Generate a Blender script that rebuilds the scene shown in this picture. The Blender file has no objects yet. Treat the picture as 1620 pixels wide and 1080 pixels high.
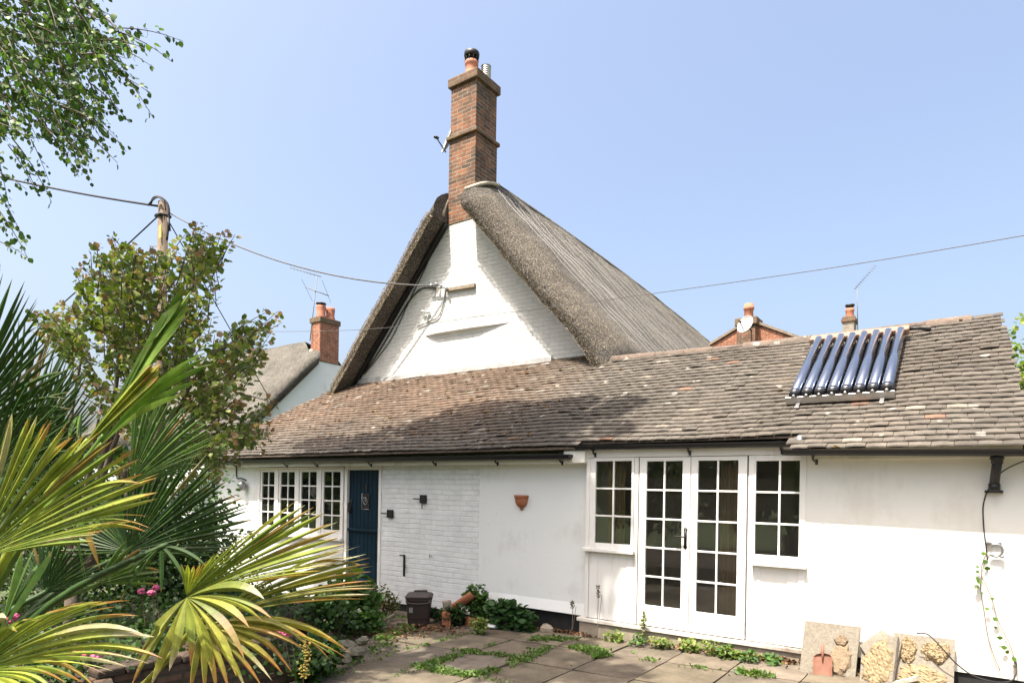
import bpy, math, random
import numpy as np
from mathutils import Vector, noise
R = math.radians
random.seed(7); rng = np.random.default_rng(7)
scene = bpy.context.scene
col = scene.collection

# ------------------------------------------------------------------ camera
F, CY, YAW, ROLL, CAMZ = 1019.83, 774.34, 0.616558, 0.0172531, 1.65
FW = np.array([-math.sin(YAW), math.cos(YAW), 0.0]); RT = np.array([math.cos(YAW), math.sin(YAW), 0.0]); UP = np.array([0, 0, 1.0])
CAM = np.array([0, 0, CAMZ])
def ray(px, py):
    xr = (px-810)/F; yr = -(py-CY)/F
    return (math.cos(ROLL)*xr-math.sin(ROLL)*yr)*RT + (math.sin(ROLL)*xr+math.cos(ROLL)*yr)*UP + FW
def at(px, py, Y=None, X=None, Z=None, zd=None):
    """measured point of the photograph, put at its own real distance"""
    d = ray(px, py)
    if zd is not None: return CAM + d*zd
    if Y is not None: return CAM + d*(Y/d[1])
    if X is not None: return CAM + d*(X/d[0])
    return CAM + d*((Z-CAMZ)/d[2])
def project(P):
    P = np.asarray(P, float)-CAM; x, y, z = P@RT, P@UP, P@FW
    xr = math.cos(ROLL)*x+math.sin(ROLL)*y; yr = -math.sin(ROLL)*x+math.cos(ROLL)*y
    return 810+F*xr/z, CY-F*yr/z
def gz(x, y=0): return 0.03*max(-9.0, min(0.0, x))

cam = bpy.data.cameras.new('camera'); camo = bpy.data.objects.new('camera', cam); col.objects.link(camo)
cam.sensor_width = 36; cam.lens = 36*F/1620; cam.shift_y = (CY-540)/1620; cam.clip_end = 2000; cam.clip_start = 0.05
rr = math.cos(ROLL)*RT+math.sin(ROLL)*UP; uu = -math.sin(ROLL)*RT+math.cos(ROLL)*UP
from mathutils import Matrix
camo.matrix_world = Matrix(((rr[0], uu[0], -FW[0], 0), (rr[1], uu[1], -FW[1], 0), (rr[2], uu[2], -FW[2], CAMZ), (0, 0, 0, 1)))
scene.camera = camo

# ------------------------------------------------------------------ light
SUN = Vector((0.20, 1.0, -2.3)).normalized()
elev = math.asin(-SUN.z); az = math.atan2(-SUN.x, -SUN.y)
w = bpy.data.worlds.new('World'); scene.world = w; w.use_nodes = True
nt = w.node_tree; bg = nt.nodes['Background']
sky = nt.nodes.new('ShaderNodeTexSky'); sky.sky_type = 'NISHITA'; sky.sun_disc = False
sky.sun_elevation = elev; sky.sun_rotation = az; sky.air_density = 1.0; sky.dust_density = 7.5; sky.ozone_density = 0.15; sky.altitude = 60
nt.links.new(sky.outputs[0], bg.inputs[0]); bg.inputs[1].default_value = 0.121
sl = bpy.data.lights.new('sun', 'SUN'); sl.energy = 4.3; sl.angle = R(0.5); sl.color = (1, 0.93, 0.82)
so = bpy.data.objects.new('sun', sl); col.objects.link(so); so.rotation_euler = SUN.to_track_quat('-Z', 'Y').to_euler()
vs = scene.view_settings; vs.view_transform = 'Standard'; vs.look = 'None'; vs.exposure = 1.56; vs.gamma = 1
scene.cycles.max_bounces = 8; scene.cycles.transparent_max_bounces = 12

# ------------------------------------------------------------------ materials
def new_mat(name):
    m = bpy.data.materials.new(name); m.use_nodes = True
    return m, m.node_tree, m.node_tree.nodes['Principled BSDF']
def N(nt, t, **kw):
    n = nt.nodes.new(t)
    for k, v in kw.items(): setattr(n, k, v)
    return n
def coords(nt, scale=(1, 1, 1), rot=(0, 0, 0)):
    tc = N(nt, 'ShaderNodeTexCoord'); mp = N(nt, 'ShaderNodeMapping')
    mp.inputs['Scale'].default_value = scale; mp.inputs['Rotation'].default_value = rot
    nt.links.new(tc.outputs['Object'], mp.inputs['Vector']); return mp.outputs['Vector']
def noise_tex(nt, vec, scale, detail=4, rough=.55):
    n = N(nt, 'ShaderNodeTexNoise'); n.inputs['Scale'].default_value = scale; n.inputs['Detail'].default_value = detail; n.inputs['Roughness'].default_value = rough
    nt.links.new(vec, n.inputs['Vector']); return n.outputs['Fac']
def ramp(nt, fac, stops):
    r = N(nt, 'ShaderNodeValToRGB'); e = r.color_ramp.elements
    while len(e) < len(stops): e.new(.5)
    for i, (p, c) in enumerate(stops): e[i].position = p; e[i].color = (*c, 1) if len(c) == 3 else c
    nt.links.new(fac, r.inputs['Fac']); return r.outputs['Color']
def mix(nt, fac, a, b, mode='MIX'):
    n = N(nt, 'ShaderNodeMix', data_type='RGBA', blend_type=mode)
    for s, v in ((0, fac), (6, a), (7, b)):
        if hasattr(v, 'node'): nt.links.new(v, n.inputs[s])
        else: n.inputs[s].default_value = v if s == 0 else ((*v, 1) if len(v) == 3 else v)
    return n.outputs[2]
def bump(nt, bsdf, h, strength=.4, dist=.01, prev=None):
    b = N(nt, 'ShaderNodeBump'); b.inputs['Strength'].default_value = strength; b.inputs['Distance'].default_value = dist
    nt.links.new(h, b.inputs['Height'])
    if prev is not None: nt.links.new(prev, b.inputs['Normal'])
    nt.links.new(b.outputs['Normal'], bsdf.inputs['Normal']); return b.outputs['Normal']
def G(v): return (v, v, v)
def simple(name, c, rough=.6, var=.15, scale=20, bstr=.15, metallic=0, dist=.003, spec=.4):
    c = tuple(x*.74 for x in c); m, t, b = new_mat(name); v = coords(t)
    f = noise_tex(t, v, scale, 6)
    t.links.new(ramp(t, f, [(.25, tuple(x*(1-var) for x in c)), (.75, tuple(min(1, x*(1+var)) for x in c))]), b.inputs['Base Color'])
    b.inputs['Roughness'].default_value = rough; b.inputs['Metallic'].default_value = metallic; b.inputs['Specular IOR Level'].default_value = spec
    if bstr: bump(t, b, f, bstr, dist)
    return m
def plaster(name, base, dirt, amount=.5, z_dirt=None):
    m, t, b = new_mat(name); v = coords(t)
    big = noise_tex(t, v, 1.3, 6, .6); sm = noise_tex(t, coords(t, (6, 6, 1.1)), 2.2, 5, .65)
    f = mix(t, .22, big, sm)
    c = ramp(t, f, [(.36, dirt), (.36+.22*amount, base), (1, base)])
    fl = N(t, 'ShaderNodeTexVoronoi'); fl.inputs['Scale'].default_value = 3.3; t.links.new(coords(t), fl.inputs['Vector'])
    spots = ramp(t, fl.outputs['Distance'], [(.012, G(.0)), (.028, G(1))])
    c = mix(t, spots, tuple(x*.6 for x in dirt), c)
    if z_dirt:
        tc = N(t, 'ShaderNodeTexCoord'); sx = N(t, 'ShaderNodeSeparateXYZ'); t.links.new(tc.outputs['Object'], sx.inputs[0])
        mr = N(t, 'ShaderNodeMapRange'); mr.inputs['From Min'].default_value = z_dirt[0]; mr.inputs['From Max'].default_value = z_dirt[1]
        mr.inputs['To Min'].default_value = 1; mr.inputs['To Max'].default_value = 0; t.links.new(sx.outputs['Z'], mr.inputs['Value'])
        mu = N(t, 'ShaderNodeMath', operation='MULTIPLY'); t.links.new(mr.outputs[0], mu.inputs[0]); t.links.new(sm, mu.inputs[1])
        c = mix(t, mu.outputs[0], c, z_dirt[2])
    t.links.new(c, b.inputs['Base Color']); b.inputs['Roughness'].default_value = .75; b.inputs['Specular IOR Level'].default_value = .25
    n1 = bump(t, b, noise_tex(t, v, 3, 3), .25, .03)
    bump(t, b, noise_tex(t, v, 60, 4), .12, .004, n1)
    return m
def brick(name, c1, c2, mortar, painted=False, bw=.225, bh=.075, msize=.010, bstr=.6, dirt=None):
    m, t, b = new_mat(name)
    tc = N(t, 'ShaderNodeTexCoord'); sx = N(t, 'ShaderNodeSeparateXYZ'); t.links.new(tc.outputs['Object'], sx.inputs[0])
    ad = N(t, 'ShaderNodeMath', operation='ADD'); t.links.new(sx.outputs['X'], ad.inputs[0]); t.links.new(sx.outputs['Y'], ad.inputs[1])
    cb = N(t, 'ShaderNodeCombineXYZ'); t.links.new(ad.outputs[0], cb.inputs['X']); t.links.new(sx.outputs['Z'], cb.inputs['Y'])
    # small wobble of the courses
    nz = N(t, 'ShaderNodeTexNoise'); nz.inputs['Scale'].default_value = 2.5; t.links.new(tc.outputs['Object'], nz.inputs['Vector'])
    sc = N(t, 'ShaderNodeVectorMath', operation='SCALE'); sc.inputs['Scale'].default_value = .035; t.links.new(nz.outputs['Color'], sc.inputs[0])
    av = N(t, 'ShaderNodeVectorMath', operation='ADD'); t.links.new(cb.outputs[0], av.inputs[0]); t.links.new(sc.outputs[0], av.inputs[1])
    br = N(t, 'ShaderNodeTexBrick'); t.links.new(av.outputs[0], br.inputs['Vector'])
    br.inputs['Scale'].default_value = 1; br.inputs['Brick Width'].default_value = bw; br.inputs['Row Height'].default_value = bh
    br.inputs['Mortar Size'].default_value = msize; br.inputs['Mortar Smooth'].default_value = .6 if painted else .2
    br.inputs['Color1'].default_value = (*c1, 1); br.inputs['Color2'].default_value = (*c2, 1); br.inputs['Mortar'].default_value = (*mortar, 1)
    br.inputs['Bias'].default_value = 0
    v = coords(t); f = noise_tex(t, v, 5, 6, .65)
    c = mix(t, .65 if not painted else .2, br.outputs['Color'], ramp(t, f, [(.3, G(.35)), (.7, G(1.25))]), 'MULTIPLY')
    if dirt: c = mix(t, ramp(t, noise_tex(t, v, 2.2, 5, .7), [(.5, G(0)), (.68, G(.8))]), c, dirt)
    if not painted: c = mix(t, 1, c, G(.76), 'MULTIPLY')
    t.links.new(c, b.inputs['Base Color']); b.inputs['Roughness'].default_value = .85; b.inputs['Specular IOR Level'].default_value = .2
    inv = N(t, 'ShaderNodeMath', operation='SUBTRACT'); inv.inputs[0].default_value = 1; t.links.new(br.outputs['Fac'], inv.inputs[1])
    n1 = bump(t, b, inv.outputs[0], bstr, .012); bump(t, b, noise_tex(t, v, 14, 6, .7), .45, .012, n1)
    return m
def attr_mat(name, rough=.6, transl=0., spec=.35, bscale=None, bstr=.3, tint=None):
    m, t, b = new_mat(name)
    a = N(t, 'ShaderNodeAttribute'); a.attribute_name = 'col'; c = a.outputs['Color']
    if tint: c = tint(t, c)
    c = mix(t, 1, c, G(.78 if transl else .72), 'MULTIPLY')
    t.links.new(c, b.inputs['Base Color']); b.inputs['Roughness'].default_value = rough; b.inputs['Specular IOR Level'].default_value = spec
    if bscale: bump(t, b, noise_tex(t, coords(t), bscale, 5, .65), bstr, .006)
    if transl:
        tr = N(t, 'ShaderNodeBsdfTranslucent'); mx = N(t, 'ShaderNodeMixShader'); mx.inputs[0].default_value = transl
        tc2 = mix(t, 1, c, (1.25, 1.35, .5), 'MULTIPLY'); t.links.new(tc2, tr.inputs['Color'])
        out = t.nodes['Material Output']; t.links.new(b.outputs[0], mx.inputs[1]); t.links.new(tr.outputs[0], mx.inputs[2]); t.links.new(mx.outputs[0], out.inputs['Surface'])
    return m
M = {}
M['render'] = plaster('white_render', (.66, .655, .615), (.60, .59, .54), .5, (-.1, .7, (.55, .50, .38)))
M['render_l'] = plaster('white_render_smooth', (.69, .705, .695), (.60, .605, .585), .5, (-.1, .3, (.45, .45, .4)))
M['wbrick'] = brick('white_painted_brick', (.70, .715, .71), (.68, .695, .69), (.64, .655, .65), True, .225, .075, .009, .55)
M['gbrick'] = brick('white_gable_brick', (.60, .60, .585), (.585, .585, .57), (.54, .54, .525), True, .225, .075, .009, .65)
M['paint'] = plaster('white_joinery_paint', (.70, .69, .66), (.58, .56, .51), .35)
M['cream'] = plaster('cream_fascia_paint', (.70, .69, .63), (.48, .45, .38), .5)
M['cbrick'] = brick('chimney_brick', (.37, .155, .08), (.12, .085, .065), (.32, .27, .21), False, .225, .075, .010, .7, (.075, .066, .052))
M['rbrick'] = brick('orange_brick', (.46, .16, .08), (.36, .12, .06), (.42, .34, .27), False, .225, .075, .010, .5)
M['dbrick'] = brick('old_dark_brick', (.13, .082, .055), (.075, .055, .042), (.06, .05, .04), False, .225, .075, .014, .9, (.04, .05, .025))
M['capbrick'] = brick('lichened_brick', (.24, .13, .08), (.16, .10, .07), (.22, .19, .14), False, .225, .075, .010, .7, (.20, .17, .09))
M['mossy'] = simple('mossy_stone', (.17, .155, .11), .9, .5, 14, .6, dist=.01)
M['stone'] = simple('grey_chimney_stone', (.30, .27, .22), .9, .4, 6, .5, dist=.01)
M['terracotta'] = simple('terracotta', (.42, .155, .075), .75, .25, 9, .2)
M['terra_pale'] = simple('terracotta_chimney_pot', (.50, .20, .12), .75, .2, 9, .2)
M['black'] = simple('black_plastic', (.012, .012, .014), .45, .2, 15, .06)
M['iron'] = simple('black_iron', (.014, .013, .013), .5, .3, 60, .3)
M['grey_metal'] = simple('grey_metal', (.45, .46, .47), .4, .15, 30, .05, metallic=.7)
M['aerial'] = simple('weathered_aerial_metal', (.20, .20, .20), .6, .1, 30, .0)
M['alu'] = simple('aluminium', (.6, .6, .6), .35, .1, 30, .05, metallic=.9)
M['wood'] = simple('weathered_wood', (.26, .21, .16), .85, .35, 12, .5)
M['pole'] = simple('pole_wood', (.17, .125, .085), .85, .35, 9, .5)
M['bark'] = simple('bark', (.13, .10, .075), .9, .4, 25, .8, dist=.01)
M['birchbark'] = simple('birch_bark', (.36, .33, .29), .8, .5, 6, .5, dist=.01)
M['twig'] = simple('twig', (.10, .065, .04), .8, .3, 30, 0)
M['plinth'] = simple('black_tar_plinth', (.022, .022, .022), .8, .4, 10, .5, dist=.01)
M['concrete'] = simple('concrete_buff', (.34, .29, .22), .9, .25, 9, .4, dist=.006)
M['worn'] = plaster('worn_painted_timber', (.62, .58, .52), (.17, .13, .10), .9)
M['lead'] = simple('lead_flashing', (.42, .42, .41), .7, .45, 5, .4, dist=.01)
M['mortar'] = simple('cream_mortar', (.55, .48, .37), .9, .2, 18, .5, dist=.01)
M['sat'] = simple('dish_grey', (.50, .50, .49), .5, .1, 10, .05)
M['rust'] = simple('rusty_steel', (.25, .115, .075), .75, .3, 12, .4)
M['yellow'] = simple('yellow_plate', (.75, .58, .16), .6, .2, 20, .05)
M['cable'] = simple('black_cable', (.025, .025, .028), .6, .2, 20, 0)
M['cable_g'] = simple('grey_cable', (.12, .115, .11), .6, .2, 20, 0)
M['white_plastic'] = simple('white_plastic', (.72, .76, .74), .4, .06, 10, .03)
M['bin'] = simple('brown_bin_plastic', (.045, .030, .025), .5, .18, 25, .12)
M['soil'] = simple('soil', (.06, .042, .03), .95, .5, 30, 1, dist=.03)
M['interior'] = simple('interior_plaster', (.58, .50, .43), .9, .1, 3, 0)
M['floor_in'] = simple('interior_floor', (.36, .27, .19), .6, .2, 8, 0)
M['curtain'] = simple('brown_curtain', (.62, .44, .24), .9, .12, 3, .05)
M['curtain_w'] = simple('pale_net_curtain', (.55, .54, .50), .9, .1, 14, .2)
M['mantle'] = simple('copper_paint_manifold', (.36, .22, .15), .6, .12, 8, .05)
M['pink'] = simple('pink_petal', (.68, .12, .26), .6, .25, 60, 0)
M['yflower'] = simple('yellow_petal', (.72, .55, .12), .6, .2, 60, 0)
# blue door
m, t, b = new_mat('blue_door_paint'); tc = N(t, 'ShaderNodeTexCoord')
b.inputs['Base Color'].default_value = (.004, .024, .04, 1); b.inputs['Roughness'].default_value = .55; b.inputs['Specular IOR Level'].default_value = .15
t.links.new(ramp(t, noise_tex(t, coords(t, (8, 8, 1)), 3, 5), [(.3, (.002, .013, .025)), (.8, (.004, .023, .040))]), b.inputs['Base Color']); M['blue'] = m
# glass: clear reflecting pane with old dirt
m, t, b = new_mat('window_glass'); out = t.nodes['Material Output']; t.nodes.remove(b)
tr = N(t, 'ShaderNodeBsdfTransparent'); tr.inputs[0].default_value = (.80, .82, .80, 1); gl = N(t, 'ShaderNodeBsdfGlossy'); gl.inputs['Roughness'].default_value = .015
fr = N(t, 'ShaderNodeFresnel'); fr.inputs['IOR'].default_value = 1.62; mx = N(t, 'ShaderNodeMixShader')
t.links.new(fr.outputs[0], mx.inputs[0]); t.links.new(tr.outputs[0], mx.inputs[1]); t.links.new(gl.outputs[0], mx.inputs[2])
df = N(t, 'ShaderNodeBsdfDiffuse'); df.inputs['Color'].default_value = (.5, .47, .42, 1)
sp = noise_tex(t, coords(t), 55, 3, .7); dirtf = ramp(t, sp, [(.60, G(.010)), (.76, G(.14))]); mx2 = N(t, 'ShaderNodeMixShader')
t.links.new(dirtf, mx2.inputs[0]); t.links.new(mx.outputs[0], mx2.inputs[1]); t.links.new(df.outputs[0], mx2.inputs[2])
bn = N(t, 'ShaderNodeBump'); bn.inputs['Strength'].default_value = .06; bn.inputs['Distance'].default_value = .02
t.links.new(noise_tex(t, coords(t), 2.5, 1), bn.inputs['Height']); t.links.new(bn.outputs[0], gl.inputs['Normal'])
t.links.new(mx2.outputs[0], out.inputs['Surface']); M['glass'] = m
# evacuated tube
m, t, b = new_mat('solar_tube_glass'); b.inputs['Base Color'].default_value = (.19, .22, .28, 1); b.inputs['Roughness'].default_value = .2; b.inputs['Metallic'].default_value = .9
b.inputs['Coat Weight'].default_value = 1; b.inputs['Coat Roughness'].default_value = .03; M['tube'] = m
# tiles: per tile colour + lichen + grime
def tile_tint(t, c):
    v = coords(t); n1 = noise_tex(t, v, 9, 6, .7)
    c = mix(t, .8, c, ramp(t, n1, [(.25, G(.45)), (.75, G(1.4))]), 'MULTIPLY')
    vo = N(t, 'ShaderNodeTexVoronoi'); vo.inputs['Scale'].default_value = 4.5; vo.inputs['Randomness'].default_value = 1
    wv = N(t, 'ShaderNodeVectorMath', operation='ADD'); nz = N(t, 'ShaderNodeTexNoise'); nz.inputs['Scale'].default_value = 12; t.links.new(v, nz.inputs['Vector'])
    sc = N(t, 'ShaderNodeVectorMath', operation='SCALE'); sc.inputs['Scale'].default_value = .12; t.links.new(nz.outputs['Color'], sc.inputs[0])
    t.links.new(v, wv.inputs[0]); t.links.new(sc.outputs[0], wv.inputs[1]); t.links.new(wv.outputs[0], vo.inputs['Vector'])
    l = ramp(t, vo.outputs['Distance'], [(.12, G(.9)), (.2, G(0))])
    # only some cells carry lichen
    keep = ramp(t, vo.outputs['Color'], [(.62, G(0)), (.66, G(1))])
    lm = N(t, 'ShaderNodeMath', operation='MULTIPLY'); t.links.new(l, lm.inputs[0]); t.links.new(keep, lm.inputs[1])
    fine = ramp(t, noise_tex(t, v, 40, 4, .7), [(.62, G(0)), (.72, G(.45))])
    c = mix(t, fine, c, (.30, .28, .23)); return mix(t, lm.outputs[0], c, (.46, .42, .36))
M['tile'] = attr_mat('clay_tile', .85, 0, .2, 35, .6, tile_tint)
M['moss'] = attr_mat('roof_moss', .95, 0, .1, 60, 1)
# thatch
def thatch(name, cols, sx, blend=None):
    m, t, b = new_mat(name); v = coords(t)
    f1 = noise_tex(t, coords(t, sx), 1, 5, .7); f2 = noise_tex(t, v, 1.1, 5, .6); f3 = noise_tex(t, v, 30, 4, .8)
    c = ramp(t, f1, [(.3, cols[0]), (.5, cols[1]), (.72, cols[2])])
    if blend:   # cut straw ends at the gable, combed straw up the slope behind
        g1 = noise_tex(t, coords(t, (38, 38, 38)), 1, 5, .7); cv = ramp(t, g1, [(.3, blend[0]), (.5, blend[1]), (.72, blend[2])])
        tc = N(t, 'ShaderNodeTexCoord'); sx_ = N(t, 'ShaderNodeSeparateXYZ'); t.links.new(tc.outputs['Object'], sx_.inputs[0])
        ad = N(t, 'ShaderNodeMath', operation='MULTIPLY_ADD'); t.links.new(noise_tex(t, v, 2.6, 5, .7), ad.inputs[0]); ad.inputs[1].default_value = 1.1; t.links.new(sx_.outputs['Y'], ad.inputs[2])
        mr = N(t, 'ShaderNodeMapRange'); mr.inputs['From Min'].default_value = .7; mr.inputs['From Max'].default_value = 2.6; t.links.new(ad.outputs[0], mr.inputs['Value'])
        c = mix(t, mr.outputs[0], cv, c)
    c = mix(t, .75, c, ramp(t, f2, [(.3, G(.55)), (.7, G(1.35))]), 'MULTIPLY'); c = mix(t, .8, c, ramp(t, f3, [(.36, G(.38)), (.5, G(.88)), (.64, G(1.65))]), 'MULTIPLY')
    c = mix(t, 1, c, (.64, .645, .65), 'MULTIPLY'); t.links.new(c, b.inputs['Base Color']); b.inputs['Roughness'].default_value = .95; b.inputs['Specular IOR Level'].default_value = .1
    n1 = bump(t, b, f3, 1, .03); bump(t, b, f1, .8, .03, n1); return m
M['thatch'] = thatch('grey_thatch', [(.10, .092, .08), (.19, .175, .15), (.31, .29, .25)], (60, 6, 6))
M['thatch_main'] = thatch('grey_thatch_weathered', [(.12, .108, .09), (.21, .192, .162), (.36, .335, .285)], (60, 6, 6), [(.078, .068, .059), (.18, .16, .137), (.38, .345, .295)])
M['verge'] = thatch('cut_thatch_ends', [(.065, .05, .036), (.145, .115, .082), (.27, .22, .16)], (38, 38, 38))
M['straw'] = attr_mat('straw', .9, 0, .1)
M['leaf'] = attr_mat('leaf', .5, .35, .35)
def palm_tint(t, c):
    v = coords(t); c = mix(t, .8, c, ramp(t, noise_tex(t, v, 22, 5, .7), [(.3, G(.62)), (.7, G(1.3))]), 'MULTIPLY')
    c = mix(t, .6, c, ramp(t, noise_tex(t, v, 6, 3, .6), [(.35, (.55, .7, .6)), (.65, (1.2, 1.12, 1.1))]), 'MULTIPLY')
    return mix(t, ramp(t, noise_tex(t, v, 48, 4, .75), [(.60, G(0)), (.70, G(.75))]), c, (.22, .13, .045))
M['palm'] = attr_mat('palm_leaf', .5, .33, .35, None, .3, palm_tint)
M['grassm'] = attr_mat('weed_leaf', .55, .35, .3)
# ground and slabs
m, t, b = new_mat('garden_earth'); v = coords(t)
c = ramp(t, noise_tex(t, v, .5, 6, .7), [(.35, (.09, .07, .048)), (.55, (.13, .108, .076)), (.7, (.07, .09, .03))])
tcg = N(t, 'ShaderNodeTexCoord'); sg = N(t, 'ShaderNodeVectorMath', operation='DISTANCE'); t.links.new(tcg.outputs['Object'], sg.inputs[0]); sg.inputs[1].default_value = (-4, 3, 0)
mg = N(t, 'ShaderNodeMapRange'); mg.inputs['From Min'].default_value = 7.5; mg.inputs['From Max'].default_value = 10; t.links.new(sg.outputs['Value'], mg.inputs['Value'])
c = mix(t, mg.outputs[0], c, ramp(t, noise_tex(t, v, 1.5, 6, .7), [(.35, (.035, .06, .015)), (.65, (.075, .11, .03))]))
c = mix(t, .7, c, ramp(t, noise_tex(t, v, 45, 4, .7), [(.3, G(.5)), (.7, G(1.5))]), 'MULTIPLY')
t.links.new(c, b.inputs['Base Color']); b.inputs['Roughness'].default_value = .95; bump(t, b, noise_tex(t, v, 30, 6, .7), 1, .03); M['earth'] = m
def slab_tint(t, c):
    v = coords(t); c = mix(t, .85, c, ramp(t, noise_tex(t, v, 3.5, 7, .7), [(.3, G(.45)), (.7, G(1.4))]), 'MULTIPLY')
    c = mix(t, .6, c, ramp(t, noise_tex(t, v, 90, 3, .7), [(.3, G(.6)), (.7, G(1.35))]), 'MULTIPLY')
    return mix(t, ramp(t, noise_tex(t, v, 1.1, 5, .7), [(.55, G(0)), (.75, G(.55))]), c, (.12, .115, .07))
M['slab'] = attr_mat('paving_slab', .9, 0, .2, 70, .5, slab_tint)
M['flag'] = attr_mat('leaning_flag', .9, 0, .2, 55, .7, lambda t, c: mix(t, .7, c, ramp(t, noise_tex(t, coords(t), 42, 6, .75), [(.3, G(.5)), (.7, G(1.35))]), 'MULTIPLY'))

# ------------------------------------------------------------------ mesh helpers
class MB:
    def __init__(s): s.v = []; s.f = []; s.c = []
    def add(s, verts, faces, color=None):
        o = len(s.v); s.v += [tuple(map(float, p)) for p in verts]
        for f in faces: s.f.append(tuple(i+o for i in f)); s.c.append(color or (1, 1, 1))
        return s
    def box(s, x0, x1, y0, y1, z0, z1, color=None):
        v = [(x, y, z) for z in (z0, z1) for y in (y0, y1) for x in (x0, x1)]
        return s.add(v, [(0, 2, 3, 1), (4, 5, 7, 6), (0, 1, 5, 4), (2, 6, 7, 3), (0, 4, 6, 2), (1, 3, 7, 5)], color)
    def obox(s, o, ex, ey, ez, color=None):   # box from a corner and three edge vectors
        o, ex, ey, ez = map(lambda a: np.array(a, float), (o, ex, ey, ez))
        v = [o+ex*i+ey*j+ez*k for k in (0, 1) for j in (0, 1) for i in (0, 1)]
        return s.add(v, [(0, 2, 3, 1), (4, 5, 7, 6), (0, 1, 5, 4), (2, 6, 7, 3), (0, 4, 6, 2), (1, 3, 7, 5)], color)
    def prism(s, pts, y0, y1, color=None):    # polygon in XZ, extruded along Y
        n = len(pts); v = [(x, y0, z) for x, z in pts]+[(x, y1, z) for x, z in pts]
        f = [tuple(range(n)), tuple(range(2*n-1, n-1, -1))]+[(i, n+i, n+(i+1) % n, (i+1) % n) for i in range(n)]
        return s.add(v, f, color)
    def prism_ax(s, pts, d, color=None):      # any planar polygon, extruded by vector d
        n = len(pts); pts = [np.array(p, float) for p in pts]; v = pts+[p+np.array(d) for p in pts]
        return s.add(v, [tuple(range(n)), tuple(range(2*n-1, n-1, -1))]+[(i, n+i, n+(i+1) % n, (i+1) % n) for i in range(n)], color)
    def tube(s, pts, r, n=8, color=None, caps=True):
        pts = [np.array(p, float) for p in pts]; k = len(pts); rs = r if hasattr(r, '__len__') else [r]*k
        V = []; prev = None
        for i in range(k):
            d = pts[min(i+1, k-1)]-pts[max(i-1, 0)]; d /= (np.linalg.norm(d)+1e-12)
            a = prev if prev is not None else (np.array([0, 0, 1.]) if abs(d[2]) < .9 else np.array([1., 0, 0]))
            u = a-d*(a@d); u /= np.linalg.norm(u); prev = u; w_ = np.cross(d, u)
            for j in range(n): an = 2*math.pi*j/n; V.append(pts[i]+rs[i]*(math.cos(an)*u+math.sin(an)*w_))
        Fc = [(i*n+j, i*n+(j+1) % n, (i+1)*n+(j+1) % n, (i+1)*n+j) for i in range(k-1) for j in range(n)]
        if caps: Fc += [tuple(range(n-1, -1, -1)), tuple((k-1)*n+j for j in range(n))]
        return s.add(V, Fc, color)
    def lathe(s, prof, c, n=20, color=None, a0=0, a1=2*math.pi, axis=(0, 0, 1)):
        ax = np.array(axis, float); ax /= np.linalg.norm(ax)
        q = np.array([1., 0, 0]) if abs(ax[0]) < .9 else np.array([0, 1., 0]); u = q-ax*(q@ax); u /= np.linalg.norm(u); w_ = np.cross(ax, u)
        full = abs(a1-a0-2*math.pi) < 1e-6; m = n if full else n+1; V = []
        for r, z in prof:
            for j in range(m): an = a0+(a1-a0)*j/n; V.append(np.array(c)+ax*z+r*(math.cos(an)*u+math.sin(an)*w_))
        Fc = []
        for i in range(len(prof)-1):
            for j in range(n): Fc.append((i*m+j, i*m+(j+1) % m, (i+1)*m+(j+1) % m, (i+1)*m+j))
        return s.add(V, Fc, color)
    def grid(s, P, color=None):
        nu, nv = len(P), len(P[0])
        return s.add([p for row in P for p in row], [(i*nv+j, i*nv+j+1, (i+1)*nv+j+1, (i+1)*nv+j) for i in range(nu-1) for j in range(nv-1)], color)
    def blob(s, c, r, n=8, color=None, jit=.2):
        V = []; m = n//2+1
        for i in range(m+1):
            th = math.pi*i/m
            for j in range(n):
                k = 1+random.uniform(-jit, jit); V.append((c[0]+r[0]*k*math.sin(th)*math.cos(2*math.pi*j/n), c[1]+r[1]*k*math.sin(th)*math.sin(2*math.pi*j/n), c[2]+r[2]*k*math.cos(th)))
        return s.add(V, [(i*n+j, (i+1)*n+j, (i+1)*n+(j+1) % n, i*n+(j+1) % n) for i in range(m) for j in range(n)], color)
    def build(s, name, mat, parent=None, smooth=False, bevel=0):
        off = np.array(parent.get('_o', (0, 0, 0)) if parent else (0, 0, 0), float)
        me = bpy.data.meshes.new(name); V = np.array(s.v, float).reshape(-1, 3)-off
        me.from_pydata(V.tolist(), [], s.f)
        me.materials.append(mat)
        cl = np.ones((len(s.f), 4), np.float32); cl[:, :3] = np.array(s.c, np.float32).reshape(-1, 3)
        return finish(name, me, np.repeat(cl, [len(f) for f in s.f], axis=0), parent, smooth, bevel, off)
def finish(name, me, corner_cols, parent, smooth=False, bevel=0, off=(0, 0, 0)):
    ca = me.color_attributes.new('col', 'FLOAT_COLOR', 'CORNER'); ca.data.foreach_set('color', np.ascontiguousarray(corner_cols, np.float32).ravel())
    if smooth: me.polygons.foreach_set('use_smooth', [True]*len(me.polygons))
    me.update(); o = bpy.data.objects.new(name, me); col.objects.link(o)
    if parent: o.parent = parent
    o['_o'] = [float(x) for x in off]
    if bevel:
        bv = o.modifiers.new('bevel', 'BEVEL'); bv.width = bevel; bv.segments = 2; bv.limit_method = 'ANGLE'
    return o
def thing(name, label, cat, loc=(0, 0, 0), group=None):
    o = bpy.data.objects.new(name, None); col.objects.link(o); o.location = tuple(map(float, loc)); o['_o'] = [float(x) for x in loc]
    o.empty_display_size = .1; return tag(o, label, cat, group)
def tag(o, label, cat, group=None):
    o['label'] = label; o['category'] = cat
    if group: o['group'] = group
    return o
def kind(o, k): o['kind'] = k; return o
def nz(x, y, z=0): return noise.noise(Vector((x, y, z)))
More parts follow.
